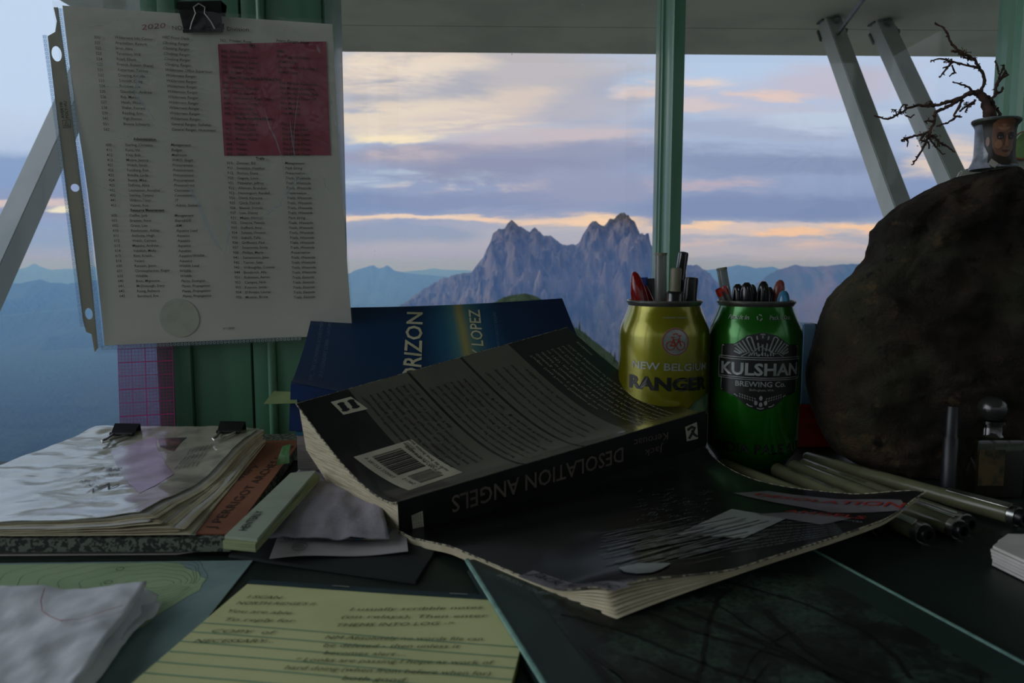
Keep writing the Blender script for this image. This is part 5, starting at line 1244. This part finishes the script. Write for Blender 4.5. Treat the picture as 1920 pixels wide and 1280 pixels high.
for x_, y_ in ((0, -.0220), (-.0036, -.0208), (.0036, -.0208), (0, -.0172)):
    poly_uv(b, Pc, [sc(p) for p in circ(x_, y_, .0013, 10, .0018)], lift=.0004)
finish('emblem_print', b, SILV, t, smooth=False)
b = bmesh.new(); iu, iv = inv(Pc, 1366, 597, (0, .1)); text_uv(b, Pc, 'Pack It In', (iu, iv), (1, 0), .0175, .0030, lift=.0004, shear=.2, bold=.02)
text_uv(b, Pc, 'Pack It Out', (iu+.0330, iv), (1, 0), .0195, .0030, lift=.0004, shear=.2, bold=.02)
for k in range(3):
    a = 2.1*k+.5; line_uv(b, Pc, [(iu+.0255+.0019*math.cos(a+q), iv+.0014+.0019*math.sin(a+q)) for q in (0, .5, 1.0, 1.4)], .0009, lift=.0004)
finish('rim_text', b, SILV, t, smooth=False)
b = bmesh.new(); iu, iv = inv(Pc, 1372, 852, (0, .01)); text_px(b, Pc, 'INDIA PALE ALE', (1342, 838), (1494, 842), cap=.0070, g0=(0, .02), bold=.03, lift=.0003); finish('lower_text', b, CBLK, t, smooth=False)
t, Pc = can('yellow green beer can with a red bicycle emblem holding pens', yx, yy, .0004, YLW, math.atan2(0-yx, yy))
b = bmesh.new(); eu, ev = inv(Pc, 1267, 641, (0, .09)); poly_uv(b, Pc, circ(eu, ev, .0098, 32), lift=.0002, cuts=6); finish('emblem_disc', b, SILV, t)
RD = mat('can_red_print', (150, 42, 24), .35)
b = bmesh.new(); line_uv(b, Pc, circ(eu, ev, .0091, 32), .0006, lift=.0004, closed=True)
for s_ in (-1, 1): line_uv(b, Pc, circ(eu+s_*.0036, ev-.0026, .0030, 20), .0006, lift=.0004, closed=True); poly_uv(b, Pc, circ(eu+s_*.0036, ev-.0026, .0006, 8), lift=.0004)
for l_ in (((-.0036, -.0026), (-.0018, .0016), (.0022, .0016), (.0002, -.0026), (-.0036, -.0026)), ((-.0018, .0016), (.0002, -.0026)), ((.0022, .0016), (.0036, -.0026)), ((-.0018, .0016), (-.0024, .0032), (-.0036, .0034)), ((-.0026, .0034), (-.0008, .0034)), ((.0022, .0016), (.0028, .0042), (.0040, .0046)), ((.0012, .0044), (.0030, .0044)), ((-.002, .0052), (.0005, .0058), (.0015, .0052))):
    line_uv(b, Pc, [(eu+x, ev+y) for x, y in l_], .0008, lift=.0004)
finish('bicycle_print', b, RD, t, smooth=False)
b = bmesh.new(); text_px(b, Pc, 'NEW BELGIUM', (1186, 688), (1322, 692), cap=.0053, g0=(0, .07), bold=.02, lift=.0003); text_px(b, Pc, 'GOVERNMENT WARNING', (1243, 597), (1287, 597), cap=.0012, g0=(0, .11), lift=.0003); finish('silver_text', b, SILV, t, smooth=False)
b = bmesh.new(); text_px(b, Pc, 'RANGER', (1180, 724), (1322, 727), cap=.0090, g0=(0, .06), bold=.05, lift=.0003); finish('black_text', b, CBLK, t, smooth=False)
b = bmesh.new(); eu, ev = inv(Pc, 1295, 730, (0, .05)); poly_uv(b, Pc, [(eu-.008, ev-.02), (eu+.030, ev-.02), (eu+.030, ev-.004), (eu+.014, ev-.006), (eu+.004, ev-.009)], lift=.0003, cuts=8); finish('pale_panel', b, mat('pale_can_print', (110, 128, 96), .35, (70, 92, 70), 120), t)

# ================================================================== pens standing in the cans
TRANSP = thin('smoky_cap_plastic', (170, 172, 166), .2, 1.4, fog=.32, fogc=(190, 188, 176)); REDT = thin('red_clear_plastic', (200, 26, 20), .08, 1.5, fog=.4, fogc=(190, 22, 18))
def standing(name, label, top, Yd, r, lean, mats, style, grp=None, cat='pen', canc=None, L_=.135):
    """pen whose top is seen at a pixel; it leans down into the can"""
    tp = at(*top, Yd); cx, cy = canc
    off = Vector((tp.x-cx, tp.y-cy, 0)); f_ = (.119-.0165)/(tp.z-.0165); k_ = -lean; R0 = .0242-r
    if off.length*(f_-(1-f_)*k_) > R0: k_ = (f_-R0/off.length)/(1-f_)
    k_ = min(k_, (.0285-r)/max(off.length, 1e-4))
    foot = Vector((cx-off.x*k_, cy-off.y*k_, .0165)); ax = (tp-foot).normalized(); Lf = (tp-foot).length
    t = thing(name, label, cat, foot, grp)
    def part(nm, prof_, m, seg=20): 
        b = bmesh.new(); lathe(b, [(max(r_, .00005), Lf-h_) for r_, h_ in prof_][::-1], foot, ax, seg); finish(nm, b, m, t)
    side = ax.cross(Vector((0, 1, 0))).normalized(); fr_ = ax.cross(side)
    if fr_.y > 0: fr_ = -fr_
    if style == 'brush':                     # clear cap with dark brush tip inside
        part('cap', [(r*.86, 0), (r, .0015), (r, .055), (r*.95, .056)], mats[0]); part('brush_tip', [(r*.04, .020), (r*.25, .027), (r*.42, .036), (r*.55, .046), (r*.75, .054)], mats[1], 16); part('barrel', [(r*.9, .056), (r*.9, Lf-.001)], mats[1])
        part('cap_lip', [(r*1.04, 0), (r*1.04, .0016)], mats[2])
    elif style == 'marker':
        part('cap', [(r*.55, 0), (r*.9, .0005), (r, .002), (r, .016), (r*1.08, .0165), (r*1.08, .040)], mats[0]); part('barrel', [(r*.95, .040), (r*.95, Lf-.001)], mats[1])
    elif style == 'plug':
        part('end_plug', [(r*.50, 0), (r*.62, .0012), (r*.62, .0165)], mats[1]); part('barrel', [(r*.8, .0165), (r*1.05, .0185), (r*1.05, Lf-.001)], mats[0])
        b = bmesh.new(); q = tp-ax*.024+fr_*(r*1.1); prism(b, [q-side*.0032, q+side*.0032, q+side*.0032-ax*.0012, q-side*.0032-ax*.0012], fr_*.0008); finish('clip_band', b, mats[2], t)
    elif style == 'dome':
        part('cap', [(r*.3, 0), (r*.7, .002), (r*.92, .006), (r, .012), (r, .045)], mats[0]); part('barrel', [(r*.9, .045), (r*.85, Lf-.001)], mats[1])
        b = bmesh.new(); tube(b, [tp-ax*.003+fr_*r*.6, tp-ax*.006+fr_*r*1.25, tp-ax*.034+fr_*r*1.15], [.0009, .0011, .0013], 8); finish('pocket_clip', b, mats[0], t)
    elif style == 'bullet':
        part('cap', [(r*.12, 0), (r*.38, .002), (r*.62, .0065), (r*.84, .014), (r, .026), (r, .045)], mats[0], 28); part('barrel', [(r*.85, .045), (r*.8, Lf-.001)], mats[1])
        part('ink_core', [(r*.1, .010), (r*.3, .018), (r*.45, .030), (r*.45, .044)], mats[2], 12)
        b = bmesh.new(); tube(b, [tp-ax*.012-side*r*.9, tp-ax*.024-side*r*1.25, tp-ax*.042-side*r*1.25], [.0010, .0013, .0013], 8); finish('pocket_clip', b, mats[0], t)
    elif style == 'hex':
        part('barrel', [(r*.9, 0), (r, .001), (r, Lf-.001)], mats[0], 6)
    elif style == 'tube':
        part('end_ring', [(r*.8, .002), (r*.96, 0), (r, .0012), (r, .005)], mats[0]); part('barrel', [(r*.97, .005), (r*.97, Lf-.001)], mats[1])
        b = bmesh.new(); tube(b, [tp-ax*.002+fr_*r*1.1+side*.001, tp-ax*.04+fr_*r*1.1+side*.001], .0009, 6); finish('pocket_clip', b, mats[2], t)
    return t
Y_ = (yx, yy); G_ = (gx, gy)
DK = mat('black_lacquer', (14, 14, 17), .2, coat=.5); DGY = mat('dark_grey_plastic', (46, 46, 44), .4); BLUEP = mat('blue_plastic', (20, 48, 140), .3, coat=.3); OLP = mat('putty_plastic', (126, 122, 98), .5); REDS = mat('red_plastic', (176, 34, 26), .3, coat=.4)
standing('felt_pen', 'clear red capped pen at the left of the yellow can', (1189, 509), .552, .0068, .60, (REDT, REDS, REDS), 'bullet', canc=Y_)
standing('blue_pen', 'blue pen just right of the red capped pen in the yellow can', (1206, 520), .562, .0036, .5, (BLUEP, BLUEP), 'hex', canc=Y_)
standing('grey_pencil', 'short dark grey pen behind the tall brush pen in the yellow can', (1218, 522), .564, .0040, .5, (DGY, DGY), 'hex', canc=Y_)
standing('brush_pen', 'tall brush pen with smoky clear cap in the yellow can', (1239, 474), .545, .0044, .3, (TRANSP, DK, OLP), 'brush', canc=Y_)
standing('black_marker', 'slim tall black pen leaning right in the yellow can', (1282, 472), .558, .0038, -.2, (DK, DK), 'marker', canc=Y_)
standing('ink_pen', 'black pen with putty coloured end plug in the yellow can', (1268, 502), .534, .0062, .6, (DK, OLP, CHROME), 'plug', canc=Y_)
standing('black_marker', 'stubby black marker at the right rim of the yellow can', (1297, 519), .546, .0050, .62, (BLKP, DGY), 'marker', canc=Y_)
standing('brush_pen', 'short brush pen with smoky clear cap at the left of the green can', (1353, 502), .560, .0038, .6, (TRANSP, DK, OLP), 'brush', canc=G_)
standing('red_ballpoint', 'red ended pen with clear barrel at the left rim of the green can', (1352, 540), .545, .0046, .55, (REDS, mat('grey_barrel', (120, 116, 112), .3, coat=.4), DGY), 'tube', canc=G_)
for k, (x, y, yd, r, lb) in enumerate(((1383, 532, .548, .0046, 'black capped pen left of centre in the green can'), (1400, 529, .540, .0048, 'large domed black pen in the middle of the green can'), (1410, 533, .556, .0042, 'black capped pen just right of the domed one in the green can'),
                                   (1432, 527, .545, .0044, 'glossy black pen right of centre in the green can'), (1444, 538, .556, .0032, 'thin black pen between the glossy one and the red one'))):
    standing('black_pen', lb, (x, y), yd, r, .35, (DK, DK), 'dome', 'black pens in the green can', canc=G_)
standing('red_pen', 'dull red pen behind the blue one in the green can', (1464, 525), .558, .0044, .6, (mat('dull_red', (140, 72, 66), .35, coat=.3), REDS), 'dome', canc=G_)
standing('blue_capped_pen', 'sky blue capped pen at the right rim of the green can', (1471, 545), .536, .0046, .62, (mat('sky_blue_plastic', (52, 120, 156), .3, coat=.3), DGY), 'dome', canc=G_)

# ================================================================== blue box and orange box behind the green can
t = thing('blue_box', 'small upright blue box with dark side between green can and rock', 'box', at(1520, 772, .600))
p = [at(1499, 774, .600), at(1527, 774, .595)]; z1 = at(1510, 607, .600).z; z0 = .0345
b = bmesh.new(); prism(b, [(p[0].x, .600, z0), (p[1].x, .598, z0), (p[1].x, .615, z0), (p[0].x, .617, z0)], (0, 0, z1-z0), .001); finish('front', b, mat('dusty_blue_plastic', (132, 168, 204), .5, (112, 150, 190), 40), t)
b = bmesh.new(); prism(b, [(p[1].x+.0003, .5945, z0), (p[1].x+.024, .5945, z0), (p[1].x+.024, .615, z0), (p[1].x+.0003, .615, z0)], (0, 0, z1-z0), .0006); finish('dark_side', b, BLKP, t)
b = bmesh.new(); lathe(b, [(.0022, 0), (.0022, .003)], (p[1].x+.013, .605, z1), seg=10); tube(b, [(p[1].x+.007, .605, z1+.0038), (p[1].x+.018, .605, z1+.0038)], .0011, 8); lathe(b, [(.0018, 0), (.0018, .002)], (p[0].x+.005, .600, z0+.014), (0, -1, 0), 10); finish('latch', b, CHROME, t)
b = bmesh.new(); prism(b, [(at(1491, 800, .59).x, .592, .0004), (at(1590, 800, .59).x, .592, .0004), (at(1590, 800, .59).x, .640, .0004), (at(1491, 800, .59).x, .640, .0004)], (0, 0, .0226), .002)
prism(b, [(at(1493, 800, .59).x, .598, .023), (at(1590, 800, .59).x, .598, .023), (at(1590, 800, .59).x, .636, .023), (at(1493, 800, .59).x, .636, .023)], (0, 0, .0112), .0015)
tag(finish('orange_case', b, mat('orange_red_plastic', (206, 66, 28), .45, (190, 58, 24), 40)), 'orange red plastic case under the blue box behind the green can', 'case')

# ================================================================== the rock
RKM = bpy.data.materials.new('mossy_rock'); RKM.use_nodes = True; n_ = NT(RKM.node_tree); p_ = n_.n['Principled BSDF']; co = n_.node('ShaderNodeTexCoord').outputs['Object']
c1 = n_.mix(n_.smooth(n_.noise(co, 16, 7, .65), .35, .65), lin((66, 55, 42)), lin((32, 27, 23)))
c1 = n_.mix(n_.smooth(n_.noise(co, 7, 6, .6), .52, .66), c1, lin((62, 62, 46)))
c1 = n_.mix(n_.smooth(n_.noise(co, 26, 6, .7), .58, .66), c1, lin((84, 70, 48)))
c1 = n_.mix(n_.smooth(n_.noise(co, 70, 6, .7), .55, .7), c1, lin((22, 20, 18)))
n_.put(p_.inputs['Base Color'], c1); p_.inputs['Roughness'].default_value = .85; p_.inputs['Specular IOR Level'].default_value = .25
bp_ = n_.node('ShaderNodeBump'); bp_.inputs['Strength'].default_value = .9; bp_.inputs['Distance'].default_value = .008; n_.put(bp_.inputs['Height'], n_.noise(co, 60, 8, .7, .4)); n_.l.new(bp_.outputs[0], p_.inputs['Normal'])
left = [(884, 1625), (868, 1600), (852, 1572), (830, 1556), (800, 1545), (770, 1534), (740, 1527), (700, 1523), (670, 1526), (640, 1535), (610, 1548), (590, 1556), (560, 1563), (530, 1583), (505, 1605), (480, 1628), (455, 1634), (430, 1640), (410, 1655), (395, 1675), (380, 1700), (360, 1742), (345, 1772), (332, 1806), (325, 1835)]
b = bmesh.new(); rings = []; YC = .532; ns = 150
lv = []
zs_base = [.0008]+[0]*0
pts_l = []
for (y, x) in left: q = at(x, y, YC); pts_l.append((q.z, q.x))
pts_l.sort(); zmin = .0008; zmax = pts_l[-1][0]
def xl_(z):
    if z <= pts_l[0][0]: return pts_l[0][1]-.0
    for (z0, x0), (z1, x1) in zip(pts_l, pts_l[1:]):
        if z0 <= z <= z1: return x0+(x1-x0)*(z-z0)/(z1-z0+1e-9)
    return pts_l[-1][1]
def xr_(z): f = (z-zmin)/(zmax-zmin); return .470-.075*sm(f)-.030*sm((f-.72)/.28)-(.014 if f > .9 else 0)
nz = 120
for i in range(nz+1):
    f = i/nz; z = zmin+(zmax-zmin)*(1-(1-f)**1.25); a0, a1 = xl_(z), xr_(z); cx = (a0+a1)/2; rx = (a1-a0)/2
    fy = .050*(1-.30*f)*(1-.3*(1-f)**4); fy = min(fy, rx*1.4)
    ring = []
    for k in range(ns):
        a = 2*math.pi*k/ns; ca, sa = math.cos(a), math.sin(a)
        e = .80; x = cx+rx*math.copysign(abs(ca)**e, ca); y = YC+.004+fy*math.copysign(abs(sa)**e, sa)
        p = Vector((x, y, z)); nn = Vector((ca, sa, .3)).normalized()
        d = .0105*(noise.ridged_multi_fractal(p*16+Vector((3, 1, 2)), .8, 2.1, 5, 1, 2)-1.2)+.0022*noise.fractal(p*60, .8, 2, 5)
        d += .011*(noise.ridged_multi_fractal(p*8+Vector((7, 4, 1)), 1.0, 2.2, 3, 1, 2)-1.3)
        sl_ = (p.z*.8+p.x*.5+.012*noise.noise(p*18))*60; d += .0028*((sl_ % 1.0)-.5)*noise.noise(p*9+Vector((5, 5, 5)))*2
        w_ = .30 if ca < -.75 else 1.0
        p = p+nn*d*w_
        p.z = max(p.z, .0008) if i else .0008
        ring.append(b.verts.new(p))
    rings.append(ring)
for i in range(nz):
    for k in range(ns): b.faces.new((rings[i][k], rings[i][(k+1) % ns], rings[i+1][(k+1) % ns], rings[i+1][k]))
b.faces.new(rings[0][::-1]); b.faces.new(rings[-1])
tag(finish('mossy_rock', b, RKM, angle=180), 'big rough brown rock standing on the right end of the desk', 'rock')

# painted pot on the rock with a dried dwarf tree
potb = at(1862, 318, .527); zt2 = at(1858, 224, .527).z; pz0 = max(potb.z, zmax+.0005); hp = zt2-pz0
t = thing('painted_pot', 'small grey pot with a painted bearded face on top of the rock', 'pot', (potb.x, potb.y, pz0))
r0 = .0124
pp = [(r0*1.16, 0), (r0*1.20, .0018), (r0*1.08, .005), (r0*1.0, .009), (r0*.99, hp*.5), (r0*1.0, hp*.82), (r0*1.08, hp*.88), (r0*1.20, hp*.94), (r0*1.21, hp*.985), (r0*1.15, hp), (r0*1.02, hp*.985), (r0*.95, hp*.9), (r0*.01, hp*.88)]
POTM = mat('glazed_grey_clay', (150, 154, 166), .32, (96, 102, 108), 60, coat=.4, bump=.4, bscale=160)
b = bmesh.new(); lathe(b, pp, (potb.x, potb.y, pz0), seg=56, cap1=False); finish('body', b, POTM, t)
rot = math.atan2(-potb.x, potb.y)
def Pp(u, v):
    r = r0
    for (ra, ha), (rb, hb) in zip(pp[:9], pp[1:9]):
        if ha <= v <= hb and hb > ha: r = ra+(rb-ra)*(v-ha)/(hb-ha)
    a = rot+u/r0; return Vector((potb.x+r*math.sin(a), potb.y-r*math.cos(a), pz0+v))
def pface(nm, pts, m, lift, cuts=6):
    b = bmesh.new(); poly_uv(b, Pp, pts, lift=lift, cuts=cuts); finish(nm, b, m, t)
fc = .30*r0; hy = hp*.50
SKIN = mat('painted_skin', (120, 80, 58), .45, (98, 62, 44), 120, coat=.2); HAIR = mat('painted_hair', (30, 24, 20), .5, (44, 34, 26), 200)
sk = lambda pts: [(fc+x*r0*1.12, hy+y*hp*1.08) for x, y in pts]
pface('rim_paint', [(-.016, hp*.88), (.020, hp*.88), (.020, hp*.985), (-.016, hp*.985)], mat('painted_green_rim', (44, 62, 40), .5, (40, 30, 26), 90, lo=.4, hi=.6), .0002, 12)
pface('hair_and_coat', sk([(-.85, .40), (.95, .40), (.95, -.46), (-.35, -.46), (-.50, -.36), (-.52, -.20), (-.72, -.05), (-.78, .15)]), HAIR, .00022, 12)
pface('painted_face', sk([(-.38, .34), (-.20, .40), (.30, .42), (.55, .38), (.62, .1), (.58, -.15), (.42, -.30), (.20, -.36), (0, -.34), (-.20, -.26), (-.36, -.08), (-.42, .12)]), SKIN, .0004, 10)
pface('painted_ear', sk([(p[0], p[1]) for p in circ(-.56, .02, .09, 12, .09)]), SKIN, .0005, 2)
LT = mat('painted_highlight', (146, 102, 76), .45); SH = mat('painted_brown', (92, 56, 42), .5)
pface('cheek', sk(circ(-.12, -.04, .16, 14, .08)), LT, .00055, 2); pface('forehead', sk(circ(.08, .27, .26, 16, .06)), LT, .00055, 2)
pface('nose', sk([(.18, .12), (.26, .12), (.33, -.05), (.28, -.08), (.16, -.07), (.14, -.04)]), LT, .0007, 2); pface('nose_side', sk([(.14, .12), (.18, .12), (.14, -.04), (.10, -.07), (.08, -.03)]), SH, .0006, 2)
for ex_ in (-.06, .44):
    pface('eye_socket', sk(circ(ex_, .10, .15, 16, .055)), HAIR, .0006, 2); pface('eye', sk(circ(ex_, .085, .085, 12, .018)), mat('painted_eye', (116, 112, 108), .4), .0008, 1); pface('pupil', sk(circ(ex_+.01, .085, .03, 10, .018)), INK, .0010, 1)
    pface('eyebrow', sk([(ex_-.17, .14), (ex_-.05, .18), (ex_+.14, .165), (ex_+.14, .15), (ex_-.05, .16)]), INK, .0009, 1)
pface('mouth', sk([(.02, -.155), (.18, -.14), (.26, -.145), (.40, -.155), (.24, -.19), (.14, -.19)]), mat('painted_lips', (84, 40, 34), .5), .0007, 2)
pface('beard', sk([(-.36, -.10), (-.22, -.22), (0, -.26), (.2, -.28), (.42, -.24), (.58, -.12), (.56, -.30), (.30, -.42), (0, -.42), (-.28, -.34)]), HAIR, .0006, 4)
pface('collar', sk([(-.46, -.40), (-.36, -.30), (-.10, -.40), (-.2, -.46)]), mat('painted_white', (146, 142, 132), .5), .0006, 2)
b = bmesh.new(); lathe(b, [(r0*.97, hp*.90), (r0*.7, hp*.94), (r0*.2, hp*.965)], (potb.x, potb.y, pz0), seg=24, cap0=False); finish('soil', b, mat('dark_soil', (46, 36, 28), .95, (30, 24, 20), 300, bump=.8, bscale=400), t)

BARK = mat('dry_bark', (84, 60, 50), .85, (56, 40, 34), 160, bump=.7, bscale=300)
t = thing('dwarf_tree', 'gnarled leafless dwarf tree growing from the painted pot', 'tree', (potb.x, potb.y, pz0+hp*.95))
TY = .527
def cv(x, y, d=0): return at(1600+x/3.047, y/3.047, TY+d)
rt = random.Random(11)
br = [([(775, 700), (772, 660), (768, 620), (750, 570), (715, 535), (700, 525)], 34, 22), ([(800, 690), (800, 640), (790, 590), (765, 560), (735, 540)], 24, 18), ([(755, 640), (735, 610), (738, 580), (750, 560)], 9, 6), ([(830, 690), (838, 650), (820, 625), (828, 615)], 15, 4),
      ([(715, 535), (690, 527), (650, 537), (600, 567), (540, 580), (480, 600), (430, 607), (380, 600), (320, 612), (290, 632), (250, 655), (200, 680), (160, 672), (118, 660)], 17, 3), ([(610, 565), (560, 600), (500, 626), (467, 640), (462, 700), (438, 750), (400, 768), (350, 776), (310, 790), (275, 800)], 13, 5),
      ([(625, 570), (600, 622), (572, 662), (620, 667)], 10, 4), ([(585, 672), (540, 700), (475, 722)], 6, 3), ([(735, 545), (733, 505), (753, 462), (742, 422), (716, 382), (690, 335), (640, 312), (595, 282), (560, 252), (543, 205), (515, 158), (468, 134)], 12, 4),
      ([(560, 290), (610, 300), (640, 330), (690, 338)], 7, 5), ([(715, 385), (660, 376), (600, 362), (550, 350), (500, 335), (443, 346)], 8, 3), ([(560, 360), (530, 392), (493, 442)], 6, 3), ([(562, 370), (577, 412), (548, 437)], 5, 3), ([(678, 522), (662, 497), (620, 482), (568, 468)], 7, 3),
      ([(780, 580), (815, 535), (850, 518), (853, 495)], 11, 5), ([(812, 540), (815, 482), (850, 445), (886, 425)], 10, 5), ([(818, 492), (840, 425), (860, 372)], 9, 5), ([(832, 410), (818, 370), (810, 350)], 6, 3), ([(850, 440), (870, 405), (878, 425)], 7, 4),
      ([(440, 750), (420, 800), (390, 862), (343, 938)], 9, 3), ([(450, 770), (490, 812), (540, 842), (582, 868)], 7, 3), ([(430, 780), (470, 840), (512, 882)], 6, 2), ([(400, 770), (385, 800), (430, 815), (432, 850)], 7, 3), ([(290, 790), (315, 810), (308, 838)], 4, 2), ([(430, 607), (440, 580), (460, 600)], 8, 6),
      ([(700, 570), (660, 600), (620, 625), (605, 635)], 9, 3), ([(690, 590), (660, 600), (640, 640)], 7, 3), ([(460, 690), (430, 690), (405, 694)], 7, 3), ([(250, 655), (240, 630), (218, 625)], 4, 2), ([(300, 625), (300, 600), (282, 600), (265, 635)], 5, 3), ([(300, 660), (330, 670), (348, 655)], 4, 2), ([(560, 340), (548, 375), (520, 385)], 5, 3)]
b = bmesh.new()
for bi, (pl_, w0, w1) in enumerate(br):
    dz0 = rt.uniform(-.006, .008); pts = []; n = len(pl_)
    fine = []
    for (xa, ya), (xb, yb) in zip(pl_, pl_[1:]):
        m_ = max(2, int(math.hypot(xb-xa, yb-ya)/12))
        for i in range(m_): fine.append((xa+(xb-xa)*i/m_+rt.uniform(-3, 3), ya+(yb-ya)*i/m_+rt.uniform(-3, 3)))
    fine.append(pl_[-1]); N = len(fine)
    for i, (x, y) in enumerate(fine): pts.append(cv(x, y, dz0*i/N))
    s_ = TY/FPX/3.047/2
    rad = [max(.00018, (w0+(w1-w0)*(i/(N-1))**.8+2.5)*1.35*s_*rt.uniform(.85, 1.3)) for i in range(N)]
    tube(b, pts, rad, 8)
    for i in range(1, N):                    # spurs and dead twiglets
        if rt.random() < (.5 if bi > 1 else .2):
            a = rt.uniform(0, 6.28); l_ = rt.uniform(6, 20); x, y = fine[i]; e = cv(x+l_*math.cos(a), y+l_*math.sin(a), dz0*i/N+rt.uniform(-.003, .003))
            tube(b, [pts[i], (pts[i]+e)/2+Vector((rt.uniform(-1, 1), 0, rt.uniform(-1, 1)))*.0004, e], [rad[i]*.8, .00045, .0002], 5)
finish('branches', b, BARK, t, angle=60)
b = bmesh.new()                              # tufts of dry moss on the twigs
for (cx_, cy_, rr_, n) in ((630, 305, 45, 70), (430, 780, 60, 130), (650, 600, 35, 50), (435, 595, 30, 40), (280, 640, 30, 30), (300, 790, 22, 30), (540, 350, 25, 26), (680, 335, 20, 26), (480, 820, 35, 50), (780, 640, 30, 20)):
    for k in range(n):
        x = cx_+rt.gauss(0, rr_*.45); y = cy_+rt.gauss(0, rr_*.28); a = rt.uniform(0, 6.28); l_ = rt.uniform(5, 13); d_ = rt.uniform(-.003, .003)
        tube(b, [cv(x, y, d_), cv(x+l_*math.cos(a)*.5+2, y+l_*math.sin(a)*.5, d_), cv(x+l_*math.cos(a), y+l_*math.sin(a)+2, d_)], [.0002, .0003, .0001], 4)
dm_ = finish('dry_moss', b, mat('dry_moss', (86, 66, 44), .95, (62, 46, 34), 200), t, smooth=False); dm_['kind'] = 'stuff'

# round green map and grey card leaning on the post behind the pot
t = thing('wall_map', 'grey edged card with a round green map behind the painted pot', 'map', at(1910, 330, .57))
b = bmesh.new(); q = [at(1792, 342, .577), at(1990, 420, .575), at(1985, 262, .575), at(1905, 300, .577), at(1828, 312, .578), at(1803, 320, .578)]; prism(b, q, (0, .004, 0), .001); finish('card', b, mat('grey_card', (164, 166, 156), .6), t)
b = bmesh.new(); q = [at(1895, 300, .576), at(1990, 286, .574), at(1990, 225, .574), at(1940, 240, .575), at(1915, 250, .576), at(1902, 264, .576), at(1896, 280, .576)]; prism(b, q, (0, -.0008, 0)); finish('green_map', b, mat('bright_map_green', (134, 168, 104), .6, (120, 156, 92), 90), t)
b = bmesh.new()
tube(b, [at(1895, 296, .574), at(1915, 298, .5735), at(1990, 288, .572)], .0010, 6); tube(b, [at(1896, 262, .5745), at(1912, 249, .5735), at(1990, 224, .572)], .0006, 6); finish('brown_border', b, mat('brown_border', (150, 104, 78), .6), t)

# ink bottle, thin black pen and the note stack on the right
t = thing('ink_bottle', 'small dark glass ink bottle with round stopper in front of the rock', 'bottle', on(1852, 930, 0))
bc_ = on(1850, 925, 0); DG = mat('dark_bottle_glass', (26, 24, 14), .08, (16, 20, 12), 40, coat=1)
b = bmesh.new(); box(b, (bc_.x-.0155, bc_.y-.012, .0006), (bc_.x+.0155, bc_.y+.012, .0385), .003); lathe(b, [(.008, .038), (.0065, .040), (.0065, .046), (.0082, .0465), (.0082, .0485)], (bc_.x, bc_.y, 0), seg=24); finish('glass', b, DG, t)
b = bmesh.new(); lathe(b, [(.0001, .0484), (.0050, .0490), (.0078, .0520), (.0086, .0560), (.0076, .0600), (.0045, .0630), (.0001, .064)], (bc_.x, bc_.y, 0), seg=24); finish('stopper', b, mat('grey_stopper', (44, 46, 42), .25, coat=.5), t)
b = bmesh.new(); box(b, (bc_.x-.0140, bc_.y-.0125, .009), (bc_.x+.002, bc_.y-.0120, .032), .0); finish('label', b, mat('amber_label', (78, 62, 30), .5, (30, 28, 16), 160), t)
q0 = on(1776, 935, .0); q1 = at(1786, 762, q0.y+.006)
b = bmesh.new(); ax_ = (q1-q0).normalized(); lathe(b, [(.0042, .001), (.0045, .002), (.0045, (q1-q0).length-.02), (.0038, (q1-q0).length-.019), (.0036, (q1-q0).length)], q0, ax_, 16)
tag(finish('upright_marker', b, mat('dull_blue_black', (18, 20, 24), .45)), 'dark marker standing upright against the rock left of the ink bottle', 'marker')
t = thing('note_stack', 'torn edged stack of white note slips at the right frame edge', 'notes', on(1900, 1080, 0))
rn = random.Random(6)
for k in range(6):
    z = .0008+.0017*k; j = rn.uniform(-3, 3)
    c = [(1858+j, 1062), (1866+j, 1056), (1868+j, 1051), (1876+j, 1046), (1886+j, 1038), (1970, 1040), (2060, 1150), (2000, 1132)]
    q = [on(x, 1035+(y-1035), .0) for x, y in c]; b = bmesh.new(); prism(b, [Vector((v.x, v.y, z)) for v in q], (0, 0, .0014)); finish('slip', b, PAPER, t)
